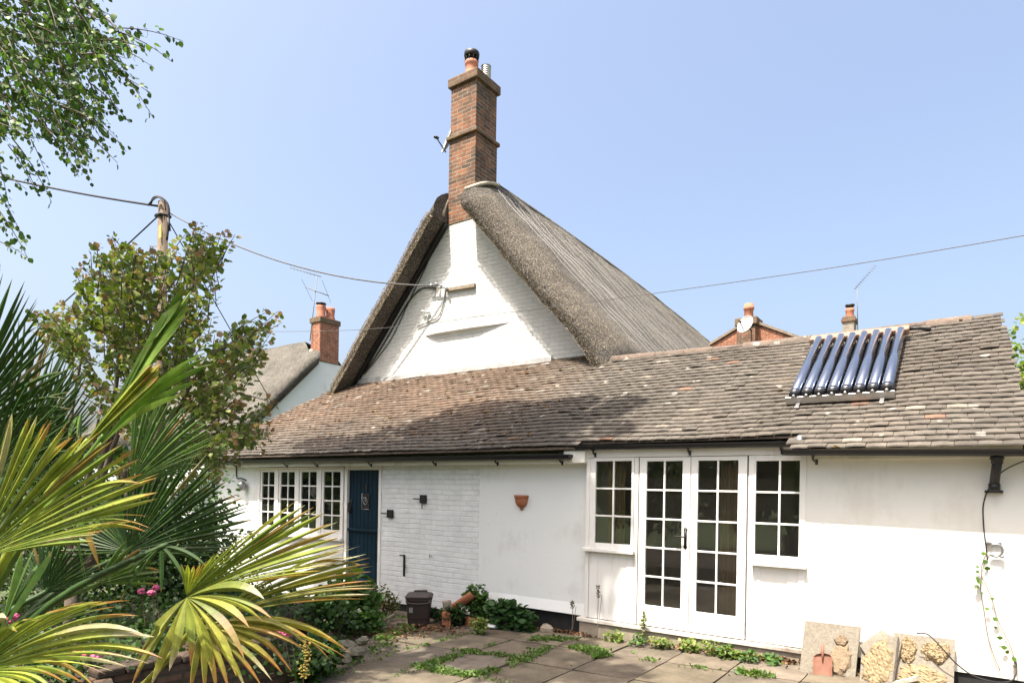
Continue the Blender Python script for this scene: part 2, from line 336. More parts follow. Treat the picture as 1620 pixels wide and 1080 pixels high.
def lerp(a, b, t): return tuple(x+(y-x)*t for x, y in zip(a, b))
def smooth_path(pts, n=6):
    pts = [np.array(p, float) for p in pts]; out = []
    for i in range(len(pts)-1):
        p0 = pts[max(i-1, 0)]; p1 = pts[i]; p2 = pts[i+1]; p3 = pts[min(i+2, len(pts)-1)]
        for k in range(n):
            t = k/n; out.append(.5*((2*p1)+(-p0+p2)*t+(2*p0-5*p1+4*p2-p3)*t*t+(-p0+3*p1-3*p2+p3)*t**3))
    return out+[pts[-1]]

# ------------------------------------------------------------------ foliage helpers
LEAFQ = np.array([[0, 0, 0], [.46, .28, .10], [.40, .68, .09], [0, 1.0, -.04], [-.40, .68, .09], [-.46, .28, .10], [0, .5, 0]])
def leaf_mesh(name, mat, pos, dirs, nrm, size, cols, parent, width=1.0):
    """many leaves as one mesh: each a folded six-sided blade"""
    pos = np.asarray(pos, float); n = len(pos); dirs = np.asarray(dirs, float); dirs /= np.linalg.norm(dirs, axis=1)[:, None]+1e-9
    nrm = np.asarray(nrm, float); sd = np.cross(dirs, nrm); sd /= np.linalg.norm(sd, axis=1)[:, None]+1e-9; nn = np.cross(sd, dirs)
    size = np.broadcast_to(np.asarray(size, float), (n,)); off = np.array(parent['_o'] if parent else (0, 0, 0), float)
    T = LEAFQ*np.array([width, 1, 1])
    V = (pos-off)[:, None, :]+size[:, None, None]*(T[None, :, 0, None]*sd[:, None, :]+T[None, :, 1, None]*dirs[:, None, :]+T[None, :, 2, None]*nn[:, None, :])
    base = (np.arange(n)*7)[:, None]
    fq = np.array([0, 1, 2, 6, 2, 3, 6, 6, 3, 4, 0, 6, 4, 5]); cnt = [4, 3, 3, 4]
    loops = (base+fq[None, :]).ravel(); tot = np.tile(cnt, n); start = np.concatenate(([0], np.cumsum(tot)[:-1]))
    me = bpy.data.meshes.new(name); me.vertices.add(n*7); me.vertices.foreach_set('co', V.ravel())
    me.loops.add(len(loops)); me.loops.foreach_set('vertex_index', loops.astype(np.int32))
    me.polygons.add(len(tot)); me.polygons.foreach_set('loop_start', start.astype(np.int32)); me.polygons.foreach_set('loop_total', tot.astype(np.int32))
    me.update(calc_edges=True); me.materials.append(mat)
    cc = np.ones((n, 4), np.float32); cc[:, :3] = cols
    return finish(name, me, np.repeat(cc, 14, axis=0), parent, False, 0, off)
def rand_dirs(n): d = rng.normal(size=(n, 3)); return d/np.linalg.norm(d, axis=1)[:, None]
def pick_cols(n, palette, jit=.18):
    p = np.array(palette, float); c = p[rng.integers(0, len(p), n)]; return c*(1+rng.uniform(-jit, jit, (n, 1)))
def ellipsoid_leaves(center, radii, n, shell=.35, clump=.45, lobes=14):
    """leaf positions in clumps spread through a crown, denser near its surface"""
    L = rand_dirs(lobes)*rng.uniform(.35, .8, (lobes, 1)); k = rng.integers(0, lobes, n)
    d = rand_dirs(n); p = L[k]+d*clump*(rng.uniform(0, 1, (n, 1))**shell)
    return np.array(center)+p*np.array(radii), d
def bush(name, label, cat, c, radii, n, size, palette, mat=None, group=None, stems=6, lobes=14, width=1., clump=.45):
    base = (c[0], c[1], c[2]-radii[2]); t = thing(name, label, cat, base, group)
    p, d = ellipsoid_leaves(c, radii, n, .35, clump, lobes)
    p[:, 2] = np.maximum(p[:, 2], base[2]+.01)
    dirs = d*np.array([1, 1, .6])+np.array([0, 0, -.15])+rng.normal(size=(n, 3))*.5; nr = rand_dirs(n)*.7+np.array([0, 0, 1.])
    leaf_mesh('foliage', mat or M['leaf'], p, dirs, nr, size*rng.uniform(.7, 1.25, n), pick_cols(n, palette), t, width)
    mb = MB()
    for i in range(stems):
        a = rng.uniform(0, 6.28); e = np.array(c)+np.array([math.cos(a)*radii[0]*.6, math.sin(a)*radii[1]*.6, radii[2]*rng.uniform(-.2, .6)])
        b0 = np.array(base)+np.array([math.cos(a), math.sin(a), 0])*.06*min(1, radii[0]*2); mid = (b0+e)/2+rng.normal(size=3)*.06*radii[0]
        r0 = .035*radii[2]; mb.tube(smooth_path([b0-np.array([0, 0, .05]), mid, e], 4), np.linspace(r0, r0*.25, 9), 5)
    mb.build('stem', M['twig'], t, True); return t

# ================================================================== THE SETTING
def ground_grid():
    xs = [-900, -300, -120, -60, -40, -30, -25]+list(np.arange(-20, 3.01, .5))+[5, 8, 14, 25, 60, 120, 300, 900]
    ys = [-900, -300, -120, -60, -30, -20, -14]+list(np.arange(-10, 12.01, .5))+[16, 22, 30, 50, 100, 300, 900]
    P = [[(x, y, gz(x)-.035+.012*nz(x*.9, y*.9)) for x in xs] for y in ys]
    return MB().grid(P)
kind(ground_grid().build('ground', M['earth'], None, True), 'structure')
# patio of concrete flags, laid parallel to the house
mb = MB(); GX0, GY0, SX, SY = -5.08, 4.75, .643, .775
joints = []
for i in range(-4, 13):
    for j in range(-9, 4):
        x0 = GX0+i*SX; y0 = GY0+j*SY; x1, y1 = x0+SX, y0+SY
        cx, cy = (x0+x1)/2, (y0+y1)/2
        if i < 0 and (y0 < 5.0+(-i-1)*.6 or i < -2): continue
        lim = 7.04 if x1 < -3.8 else 6.96
        y1 = min(y1, lim)
        if y1-y0 < .1: continue
        jx, jy = random.uniform(.006, .013), random.uniform(.006, .013)
        t0 = random.uniform(.82, 1.15); c = (.175*t0, .145*t0, .110*t0*random.uniform(.92, 1.03))
        dz = random.uniform(-.006, .006); n = 6; tlx = random.uniform(-.006, .006); tly = random.uniform(-.006, .006)
        xs = np.linspace(x0+jx, x1-jx, n); ys = np.linspace(y0+jy, y1-jy, n)
        def hz(x, y):
            e = min(x-xs[0], xs[-1]-x, y-ys[0], ys[-1]-y); return gz(x)+dz+tlx*(x-cx)/SX+tly*(y-cy)/SY+.003*nz(x*4, y*4)-(.006 if e < 1e-4 else 0)
        P = [[(x+.006*nz(x*5, y*5, 3), y+.006*nz(x*5, y*5, 9), hz(x, y)) for x in xs] for y in ys]
        mb.grid(P, c)
        ring = [P[0][a] for a in range(n)]+[P[a][n-1] for a in range(1, n)]+[P[n-1][a] for a in range(n-2, -1, -1)]+[P[a][0] for a in range(n-2, 0, -1)]
        k = len(ring); mb.add(ring+[(p[0], p[1], p[2]-.05) for p in ring], [(a, k+a, k+(a+1) % k, (a+1) % k) for a in range(k)], c)
kind(mb.build('patio', M['slab'], None), 'structure')

# ================================================================== WHITE LEAN-TO RANGE
annexe = thing('lean_to_annexe', 'long low white lean-to with clay tiled roof in front of the thatched gable', 'house', (-5, 7.2, -.15))
YL, YR = 7.12, 7.0        # faces of the left wall and of the right wall
TAN, EZ, EY = .67, 2.11, 6.78
def roofz(y): return EZ+(y-EY)*TAN
def wx(px, py=800, Y=YR): return float(at(px, py, Y=Y)[0])
def wz(px, py, Y=YR): return float(at(px, py, Y=Y)[2])
# left wall, in pieces round the window and the door
WL, WR, WZ0, WZ1 = -10.87, -8.47, .80, 1.985
DL, DR = -8.44, -7.57
lw = MB(); lw.box(-12.25, WL, YL, YL+.22, -.4, 2.13); lw.box(WL, WR, YL, YL+.22, -.4, WZ0)
lw.build('wall', M['render_l'], annexe)
MB().box(DR, -5.6, YL, YL+.22, -.13, 2.13).build('wall', M['wbrick'], annexe)
lw = MB()
lw.box(-5.592, -3.86, YL-.012, YL+.22, .10, 2.13)
lw.prism_ax([(-5.592, YL-.012, .24), (-5.592, YL-.012, .10), (-5.592, YL-.05, .10)], (1.732, 0, 0))     # flared foot of the render
lw.build('wall', M['render_l'], annexe)
MB().box(-7.57, -3.86, YL+.03, YL+.2, -.4, .12).build('plinth', M['plinth'], annexe)
MB().prism_ax([(-12.25, YL+.22, -.4), (-12.25, 9.4, -.4), (-12.25, 9.4, 2.3), (-12.25, YL+.22, 2.25)], (.2, 0, 0)).build('wall', M['render_l'], annexe)
mb = MB(); mb.box(-1.335, .46, YR, YR+.25, .10, 2.13); mb.build('wall', M['render'], annexe)
MB().box(-1.30, .45, YR+.02, YR+.23, -.4, .105).build('plinth', M['plinth'], annexe)
mb = MB(); mb.prism_ax([(.02, YR+.25, -.4), (.02, 11.1, -.4), (.02, 11.1, 2.1), (.02, 9.2, 3.60), (.02, YR+.25, 2.25)], (.2, 0, 0)); mb.build('wall', M['render'], annexe)
# inside: floor, back wall, partitions
ins = MB(); ins.box(-12.05, .02, 9.1, 9.3, -.3, 3.3); ins.box(-3.86, -3.70, YL+.22, 9.1, -.3, 2.1); ins.box(-7.45, -7.3, YL+.24, 9.1, -.3, 2.1); ins.box(-1.3, -1.2, YR+.26, 8.2, -.3, 2.1)
ins.build('inner_wall', M['interior'], annexe)
MB().box(-12.05, .02, YL+.22, 9.1, -.2, -.02).build('inner_floor', M['floor_in'], annexe)
MB().box(-12.05, .02, YL+.23, 9.1, 2.14, 2.2).build('ceiling', M['interior'], annexe)

# ---- glazed frames
def glazed(mbf, x0, x1, z0, z1, gx0, gx1, gz0, gz1, cols, rows, y, th=.05, bar=.020):
    """stiles, rails and glazing bars of one light; front face at y"""
    e = .0
    mbf.box(x0, gx0, y, y+th, z0, z1); mbf.box(gx1, x1, y, y+th, z0, z1)
    mbf.box(gx0, gx1, y+.001, y+th, z0, gz0); mbf.box(gx0, gx1, y+.001, y+th, gz1, z1)
    for i in range(1, cols): x = gx0+(gx1-gx0)*i/cols; mbf.box(x-bar/2, x+bar/2, y+.006, y+th-.005, gz0, gz1)
    for j in range(1, rows): z = gz0+(gz1-gz0)*j/rows; mbf.box(gx0, gx1, y+.009, y+th-.008, z-bar/2, z+bar/2)
def pane(parent, gx0, gx1, gz0, gz1, y):
    return MB().box(gx0-.004, gx1+.004, y, y+.004, gz0-.004, gz1+.004).build('pane', M['glass'], parent)
HD = 2.055               # head of the doors
fx = dict(l=-3.84, w1l=wx(941.7), w1r=wx(998.5), d1l=-3.146, d1gl=wx(1022), d1gr=wx(1079), dm=-2.527, d2gl=wx(1103.3), d2gr=wx(1167), d2r=-1.911, w2l=wx(1195), w2r=wx(1272), r=-1.335)
# carcass: posts, head beam, sole plate, panels under the windows
cz = .105
mb = MB()
mb.box(-3.90, -1.30, YR-.012, YR+.10, HD+.004, 2.15)
mb.box(fx['l'], fx['l']+.05, YR-.006, YR+.10, cz, HD); mb.box(-3.205, -3.155, YR+.004, YR+.10, cz, HD); mb.box(-1.903, -1.84, YR+.004, YR+.10, cz, HD); mb.box(-1.395, -1.335, YR-.008, YR+.10, cz, HD)
mb.build('timber_frame', M['paint'], annexe, bevel=.004)
MB().box(fx['d1l']-.01, fx['d1l']+.03, YR+.05, YR+.09, cz, HD).box(fx['d2r']-.03, fx['d2r']+.006, YR+.05, YR+.09, cz, HD).box(fx['dm']-.03, fx['dm']+.03, YR+.05, YR+.09, cz, HD).build('gap_backing', M['iron'], annexe)  # black backing strips put the shade into the gaps round the door leaves
MB().box(-3.93, -1.31, YR-.035, YR+.11, .052, .096).build('sole_plate', M['worn'], annexe, bevel=.006)
MB().box(-3.90, -1.30, YR-.01, YR+.12, -.4, .054).build('plinth', M['concrete'], annexe)
W1Z, W2Z = .80, .80
s1 = wz(965, 868); s2 = wz(1235, 890)
mb = MB(); mb.box(fx['l']+.05, -3.205, YR+.012, YR+.06, cz, s1-.045); mb.box(fx['l']+.055, fx['l']+.17, YR+.003, YR+.0125, cz, s1-.05); mb.box(-3.29, -3.206, YR+.003, YR+.0125, cz, s1-.05)
mb.build('panel', M['paint'], annexe, bevel=.003)
mb = MB(); mb.box(-1.84, -1.395, YR+.012, YR+.06, cz, s2-.05); mb.box(-1.80, -1.77, YR+.004, YR+.0125, cz, s2-.05); mb.box(-1.50, -1.396, YR+.003, YR+.0125, cz, s2-.05)
mb.build('panel', M['paint'], annexe, bevel=.003)
def casement(x0, x1, z0, z1, gx0, gx1, gz0, gz1, cols, rows, sx0, sx1, sz):
    mb = MB(); glazed(mb, x0, x1, z0, z1, gx0, gx1, gz0, gz1, cols, rows, YR-.005)
    o = mb.build('window', M['paint'], annexe, bevel=.003); pane(o, gx0, gx1, gz0, gz1, YR+.018)
    MB().box(sx0, sx1, YR-.065, YR+.03, sz-.042, sz).build('sill', M['paint'], o, bevel=.006); return o
casement(fx['l']+.052, -3.207, s1+.002, HD, fx['w1l'], fx['w1r'], wz(970, 859.6), wz(970, 729), 2, 3, fx['l']-.03, -3.18, s1)
casement(-1.838, -1.397, s2+.002, HD, fx['w2l'], fx['w2r'], wz(1233, 879), wz(1233, 728.5), 2, 3, -1.85, -1.315, s2)
for k, (x0, x1, g0, g1, zb) in enumerate(((fx['d1l']+.007, fx['dm']-.004, fx['d1gl'], fx['d1gr'], wz(1048, 959.5)), (fx['dm']+.004, fx['d2r']-.007, fx['d2gl'], fx['d2gr'], wz(1132, 971)))):
    mb = MB(); glazed(mb, x0, x1, cz+.004, HD-.003, g0, g1, zb, wz(1050, 729), 2, 5, YR-.002)
    o = mb.build('french_door', M['paint'], annexe, bevel=.003); pane(o, g0, g1, zb, wz(1050, 729), YR+.02)
    if k == 0:
        hx, hz_ = wx(1084.5, 850), wz(1084.5, 851)
        h = MB(); h.prism([(hx-.016, hz_-.085), (hx-.022, hz_-.10), (hx, hz_-.125), (hx+.022, hz_-.10), (hx+.016, hz_-.085), (hx+.016, hz_+.085), (hx+.024, hz_+.10), (hx, hz_+.128), (hx-.024, hz_+.10), (hx-.016, hz_+.085)], YR-.008, YR-.0021)
        h.tube([(hx, YR-.004, hz_+.015), (hx, YR-.05, hz_+.015)], .009, 8); h.tube(smooth_path([(hx+.012, YR-.05, hz_+.015), (hx-.05, YR-.052, hz_+.02), (hx-.105, YR-.05, hz_+.012), (hx-.12, YR-.05, hz_+.004)], 3), [.008, .009, .009, .008, .008, .008, .008, .007, .007, .006], 8)
        h.build('door_handle', M['iron'], o, True)
# ---- long four-light window on the left
mb = MB(); mb.box(WL, WR, YL-.01, YL+.10, 1.95, WZ1); mb.box(WL, WR, YL-.01, YL+.10, WZ0, .86)
xs = [WL, -10.30, -9.70, -9.09, WR]
for i, x in enumerate(xs): mb.box(max(WL, x-.045)-(0), min(WR, x+.045), YL-.013, YL+.10, .86, 1.95)
fr4 = mb.build('window', M['paint'], annexe, bevel=.004)
for i in range(4):
    a, b_ = xs[i]+.045, xs[i+1]-.045; mb = MB(); glazed(mb, a+.003, b_-.003, .862, 1.947, a+.05, b_-.05, .92, 1.90, 2, 4, YL+.004, .045, .022)
    mb.build('sash', M['paint'], fr4, bevel=.003); pane(fr4, a+.05, b_-.05, .92, 1.90, YL+.022)
MB().box(WL-.04, WR+.02, YL-.07, YL+.02, WZ0-.05, WZ0-.002).build('sill', M['paint'], fr4, bevel=.006)
# ---- blue stable door
mb = MB(); mb.box(DL, DL+.065, YL-.012, YL+.10, -.19, 2.0); mb.box(DR-.06, DR, YL-.012, YL+.10, -.19, 2.0); mb.box(DL+.065, DR-.06, YL-.011, YL+.10, 1.93, 2.0)
mb.box(DL-.02, DR, YL+.0, YL+.10, 2.001, 2.13); dfm = mb.build('door_frame', M['paint'], annexe, bevel=.004)
d0, d1 = DL+.067, DR-.062; nb = 8
def leafdoor(z0, z1):
    mb = MB(); bw = (d1-d0)/nb
    for i in range(nb): mb.box(d0+i*bw+.003, d0+(i+1)*bw-.003, YL+.035, YL+.075, z0, z1)
    mb.box(d0, d1, YL+.045, YL+.08, z0+.002, z1-.002); return mb
up = leafdoor(.975, 1.926).build('door', M['blue'], annexe, bevel=.002); lo = leafdoor(-.18, .955).build('door', M['blue'], annexe, bevel=.002)
mb = MB(); mb.box(d0, d1, YL+.0, YL+.036, .93, .972); mb.build('weather_bar', M['blue'], up, bevel=.008)
mb = MB(); mb.box(d0, d1, YL+.012, YL+.036, -.13, -.03); mb.build('weather_bar', M['blue'], lo, bevel=.006)
kx, kz = wx(577, 790, YL), wz(577, 790, YL)
mb = MB(); mb.box(kx-.085, kx+.085, YL+.022, YL+.034, kz-.145, kz+.10); mb.build('plaque', M['iron'], up, bevel=.003)
mb = MB(); mb.box(kx-.095, kx-.086, YL+.018, YL+.034, kz-.15, kz+.105); mb.box(kx-.095, kx+.08, YL+.018, YL+.034, kz-.16, kz-.151)
ring = [(kx+.05*math.cos(a), YL+.008-.012*math.sin(a), kz-.02+.055*math.sin(a)) for a in np.linspace(0, 6.283, 17)]; mb.tube(ring, .007, 6); mb.blob((kx, YL+.014, kz+.03), (.016, .014, .016), 8, None, 0); mb.blob((kx, YL+.014, kz-.02), (.014, .01, .022), 8, None, .1)
mb.build('door_knocker', M['grey_metal'], up, True)
mb = MB(); mb.prism([(kx-.03, kz+.15), (kx, kz+.135), (kx+.03, kz+.15), (kx+.02, kz+.2), (kx+.028, kz+.23), (kx, kz+.26), (kx-.028, kz+.23), (kx-.02, kz+.2)], YL+.024, YL+.034); mb.build('door_ornament', M['iron'], up, bevel=.003)
mb = MB(); hx = d0+.05; mb.box(hx-.018, hx+.018, YL+.026, YL+.034, .99+.22, .99+.46); mb.tube(smooth_path([(hx, YL+.03, 1.40), (hx, YL-.02, 1.38), (hx+.004, YL-.025, 1.32), (hx, YL-.02, 1.25), (hx, YL+.03, 1.23)], 4), .009, 8); mb.build('door_handle', M['iron'], up, True)
MB().box(DL-.03, DR+.03, YL-.16, YL+.03, -.34, -.20).build('door_step', M['concrete'], annexe, bevel=.01)
# ---- fascia, eaves box, gutters
MB().box(-12.3, -3.93, YL-.19, YL-.16, 1.99, 2.10).build('fascia', M['cream'], annexe, bevel=.003)
MB().box(-12.3, -3.94, YL-.16, YL, 1.995, 2.01).build('soffit', M['cream'], annexe)
MB().prism_ax([(-4.13, YL-.195, 1.995), (-4.13, YL, 1.985), (-4.13, YL, 2.26), (-4.13, YL-.195, 2.14)], (.30, 0, 0)).build('eaves_box', M['cream'], annexe, bevel=.004)
MB().box(-1.32, .46, YR-.05, YR, 2.00, 2.16).build('fascia', M['cream'], annexe, bevel=.003)
def gutter(x0, x1, yc, z0, z1, r=.057):
    mb = MB(); n = 10; P = []
    for rr_ in (r, r-.006):
        row = []
        for x, z in ((x0, z0), (x1, z1)): row.append([(x, yc-rr_*math.cos(a), z-rr_*math.sin(a)) for a in np.linspace(0, math.pi, n+1)])
        mb.grid(row)
    for x, z in ((x0, z0), (x1, z1)):      # stop ends
        c = [(x, yc-r*math.cos(a), z-r*math.sin(a)) for a in np.linspace(0, math.pi, n+1)]; mb.add(c, [tuple(range(n+1))])
        mb.add([(x-.012*(1 if x == x0 else -1), p[1], p[2]) for p in c], [tuple(range(n+1))])
    g = mb.build('gutter', M['black'], annexe, True); return g
def bracket(parent, x, yc, z, yb, r=.06):
    mb = MB(); pts = [(x, yc-r*math.cos(a), z-r*math.sin(a)) for a in np.linspace(0, math.pi, 8)]
    V = []
    for p in pts: V += [(p[0]-.014, p[1], p[2]), (p[0]+.014, p[1], p[2])]
    mb.add(V, [(2*i, 2*i+1, 2*i+3, 2*i+2) for i in range(7)]); mb.tube([(x, yc, z-r-.004), (x, yc+.02, z-r-.03), (x, yb, z-r-.05)], .011, 6); mb.box(x-.012, x+.012, yb-.012, yb-.001, z-r-.07, z-r-.02)
    mb.build('gutter_bracket', M['black'], parent)
g = gutter(-12.4, -4.0, YL-.262, 2.112, 2.095, .062)
for p in (375, 455, 503, 588, 690, 788, 890): bracket(g, float(at(p, 728, Y=YL-.19)[0]), YL-.262, 2.103, YL-.19, .066)
g = gutter(-3.93, -1.42, YR-.085, 2.205, 2.185)
for p in (940, 1090, 1236): bracket(g, float(at(p, 712, Y=YR-.05)[0]), YR-.085, 2.195, YR-.012)
g = gutter(-1.50, .85, YR-.25, 2.092, 2.045)
for p in (1290,): bracket(g, float(at(p, 722, Y=YR-.12)[0]), YR-.25, 2.08, YR-.05)
mb = MB(); mb.tube([(-1.36, YR-.075, 2.185), (-1.41, YR-.075, 2.186)], .060, 12); mb.build('gutter_end', M['grey_metal'], annexe, True)
# rainwater pipe: outlet, swan neck, cut end and clip
dx = float(at(1577, 745, Y=YR-.2)[0]); zt = 2.03
mb = MB(); mb.tube([(dx, YR-.20, zt+.02), (dx, YR-.20, zt-.09)], .043, 14); mb.tube([(dx, YR-.20, zt-.03), (dx, YR-.20, zt-.055)], .05, 14)
mb.tube(smooth_path([(dx, YR-.20, zt-.08), (dx-.003, YR-.19, zt-.13), (dx-.01, YR-.10, zt-.22), (dx-.012, YR-.075, zt-.26), (dx-.012, YR-.073, zt-.30)], 4), .036, 14)
mb.tube([(dx-.012, YR-.073, zt-.255), (dx-.012, YR-.073, zt-.31)], .043, 14); pipe = mb.build('downpipe', M['black'], annexe, True)
mb = MB(); mb.box(dx-.078, dx+.052, YR-.035, YR-.002, zt-.335, zt-.312); mb.box(dx-.045, dx+.022, YR-.11, YR-.03, zt-.332, zt-.316); mb.build('pipe_clip', M['black'], pipe, bevel=.004)
cx_, cz_ = float(at(1573, 858, Y=YR)[0]), float(at(1573, 858, Y=YR)[2])
mb = MB(); mb.box(cx_-.06, cx_+.05, YR-.03, YR-.002, cz_-.012, cz_+.008)
mb.tube([(cx_+.01+.048*math.cos(a), YR-.05-.02*math.sin(a), cz_-.062+.055*math.sin(a)) for a in np.linspace(-.8*math.pi, .75*math.pi, 14)], .010, 7); mb.blob((cx_+.055, YR-.04, cz_-.115), (.016, .012, .014), 8, None, 0); mb.build('pipe_clip', M['grey_metal'], pipe, True)
mb = MB(); mb.tube([(-12.32, YL-.1, 2.1), (-12.32, YL-.06, 1.9), (-12.32, YL-.05, -.3)], .035, 10); mb.build('downpipe', M['black'], annexe, True)

# ---- tiled roof
def xl(y):  # old left verge, bowed outwards
    t = (y-EY)/2.6; return -12.38+1.18*max(0, t)**2
def xr_(y): return .46-.18*(y-EY)/2.45+.25*max(0, 1-(y-EY)/.6)
def eave(x): return 6.83 if x < -3.93 else (6.925 if x < -1.45 else 6.735)
def sagz(x, y):
    t = max(0, min(1, (y-EY)/2.4)); s = .035*nz(x*.55, y*.7, 2)+.014*nz(x*1.7, y*1.9, 5)
    return s*(.3+.7*math.sin(math.pi*t)) - .035*math.exp(-((x+2.2)/1.6)**2)*t
CA = math.atan(TAN); DY = .1*math.cos(CA)
mb = MB(); moss = MB()
for k in range(34):
    yb = 9.37-k*DY
    if yb < 6.71: break
    x = -12.9+(.0825 if k % 2 else 0)
    while x < .9:
        tw = .163+random.uniform(-.004, .003); xc = x+tw/2; x += tw+.004
        if yb < eave(xc)-.03 or xc < xl(yb) or xc-tw/2+.04 > xr_(yb): continue
        if xc+tw/2 > xr_(yb): tw = xr_(yb)-(xc-tw/2); xc = xr_(yb)-tw/2; x = 9
        if xc > -4.62 and yb > 9.19: continue
        jy = random.uniform(-.006, .006); rot = random.uniform(-.012, .012); lift = random.uniform(0, .006)+(.010 if random.random() < .05 else 0)
        L = .175; th = .013
        red = max(0, min(1, (-4.3-xc)/2.2))*max(0, min(1, (yb-6.9)/1.2)) + .25*nz(xc*1.1, yb*1.5, 7)
        red = max(0, min(1, red)); base = lerp((.127, .112, .094), (.175, .124, .09), red); q = random.uniform(.86, 1.13)*(1+.35*nz(xc*.7, yb*.9, 21))
        if random.random() < .008: base = (.20, .125, .09)
        if random.random() < .015: base = (.23, .20, .165)
        c = tuple(v*q for v in base)
        def P(u, v, h):   # u across, v up slope, h above roof
            xx = xc+u*tw/2+rot*v*10*.0; yy = yb+jy+v*math.cos(CA)+rot*u*tw/2; b = -.0035*(u*u)
            return (xx, yy, roofz(yy)+sagz(xx, yy)+.006+h+lift*(1-v/L)+(.022-.022*v/.1*.62)+b)
        top = [P(-1, 0, th), P(0, 0, th), P(1, 0, th), P(1, L, th*.2), P(0, L, th*.2), P(-1, L, th*.2)]; bot = [P(-1, 0, 0), P(0, 0, 0), P(1, 0, 0)]
        mb.add(top+bot+[P(1, L, -.01), P(-1, L, -.01)], [(0, 1, 4, 5), (1, 2, 3, 4), (6, 7, 1, 0), (7, 8, 2, 1), (8, 9, 3, 2), (10, 6, 0, 5)], c)
        mp = (.10 if xc < -4.2 else .015)*(.5+max(0, 1.8*nz(xc*.8, yb*1.2, 11)))
        if random.random() < mp*1.7:
            r = random.uniform(.008, .022)*(1.3 if red > .5 else 1); p = P(random.uniform(-.8, .8), -.004, .008)
            mc = random.choice([(.15, .11, .05), (.20, .12, .05), (.12, .095, .05), (.26, .15, .06)])
            moss.blob(p, (r*1.4, r, r*.7), 6, mc, .35)
tiles = mb.build('tiled_roof', M['tile'], annexe)
kind(moss.build('moss', M['moss'], annexe), 'stuff')
# boards under the tiles
def under(x0, x1, ytop):
    V = []
    for (xx, yy) in ((x0 if x0 > -11 else -12.3, eave((x0+x1)/2)+.06), (x1 if x1 < .2 else .36, eave((x0+x1)/2)+.06), (x1, ytop), (x0, ytop)): V.append((xx, yy, roofz(yy)-.005))
    return [(v[0], v[1], v[2]-.02) for v in V], V
mb = MB()
for x0, x1, yt in ((-11.35, -4.6, 9.36), (-4.6, -3.93, 9.2), (-3.93, -1.45, 9.2), (-1.45, .26, 9.2)):
    a, b_ = under(x0, x1, yt); mb.add(a+b_, [(0, 3, 2, 1), (4, 5, 6, 7), (0, 1, 5, 4), (1, 2, 6, 5), (2, 3, 7, 6), (3, 0, 4, 7)])
e_ = eave(0)+.03; V = [(x, y, roofz(y)-.006) for x, y in ((.361, e_), (.63, e_), (.38, e_+.45), (.352, e_+.45))]; mb.add([(v[0], v[1], v[2]-.05) for v in V]+V, [(0, 3, 2, 1), (4, 5, 6, 7), (0, 1, 5, 4), (1, 2, 6, 5), (2, 3, 7, 6), (3, 0, 4, 7)])
mb.build('roof_boards', M['bark'], annexe)
# ridge tiles, bedded in mortar, and the far slope
mb = MB(); x = -4.72; zr = roofz(9.2)
while x < -.12:
    n = 8; L = random.uniform(.40, .46); rr_ = .105; t0 = random.uniform(.8, 1.1); zz = zr-.045+random.uniform(-.008, .01)
    rows = [[(xx, 9.215-rr_*s_*math.cos(a), zz+sagz(xx, 9.2)+rr_*s_*.95*math.sin(a)) for a in np.linspace(-.25, math.pi+.25, n+1)] for xx, s_ in ((x, 1), (x+L, .97))]
    mb.grid(rows, lerp((.17*t0, .14*t0, .115*t0), (.22*t0, .155*t0, .12*t0), random.random()*.6)); mb.add(rows[0], [tuple(range(n+1))], (.3, .26, .2)); mb.add(rows[1], [tuple(range(n+1))], (.3, .26, .2))
    x += L+.006
mb.build('ridge_tiles', M['tile'], annexe)
mb = MB(); mb.add([(-4.6, 9.23, zr-.03), (.28, 9.23, zr-.03), (.30, 11.4, 2.2), (-4.6, 11.4, 2.2)], [(0, 1, 2, 3)]); mb.add([(-4.6, 9.23, zr-.09), (.28, 9.23, zr-.09), (.30, 11.4, 2.1), (-4.6, 11.4, 2.1)], [(3, 2, 1, 0)])
mb.build('tiled_roof', M['tile'], annexe)
MB().box(-4.6, .22, 11.1, 11.3, -.3, 2.15).build('wall', M['render'], annexe)

# ================================================================== THATCHED COTTAGE
YG = 9.38; XC = -7.94
cottage = thing('thatched_cottage', 'white gabled cottage with thick grey thatch and a tall brick chimney', 'house', (XC, YG, 0))
mb = MB(); mb.prism([(-10.95, -.3), (-4.93, -.3), (-4.93, 3.66), (-7.61, 6.72), (-7.61, 7.0), (-8.26, 7.0), (-8.26, 6.77), (-10.95, 3.72)], YG, YG+.3)
mb.build('gable_wall', M['gbrick'], cottage)
mb = MB(); mb.box(-10.95, -10.65, YG+.3, 27, -.3, 3.0); mb.box(-5.23, -4.93, YG+.3, 27, -.3, 3.0); mb.box(-10.95, -4.93, 26.7, 27, -.3, 3.0); mb.build('wall', M['render_l'], cottage)
# chimney
CX0, CX1, CY0, CY1 = -8.262, -7.612, YG-.012, 10.04
chim = MB().box(CX0, CX1, CY0, CY1, 6.72, 8.33).box(CX0+.02, CX1-.012, CY0+.012, CY1-.02, 8.40, 9.34).build('chimney', M['cbrick'], cottage, bevel=.006)
mb = MB(); mb.box(CX0-.05, CX1+.045, CY0-.045, CY1+.04, 8.33, 8.40); mb.build('chimney_band', M['capbrick'], chim, bevel=.012)
mb = MB(); mb.box(CX0-.03, CX1+.04, CY0-.04, CY1+.04, 9.34, 9.51); mb.build('chimney_cap', M['capbrick'], chim, bevel=.015)
mb = MB(); mb.prism_ax([(CX0+.02, CY0+.02, 9.51), (CX1-.02, CY0+.02, 9.51), (CX1-.02, CY1-.02, 9.51), (CX0+.02, CY1-.02, 9.51)], (0, 0, .04)); mb.build('flaunching', M['mortar'], chim, bevel=.02)
pc = (-7.93, 9.60, 9.53)
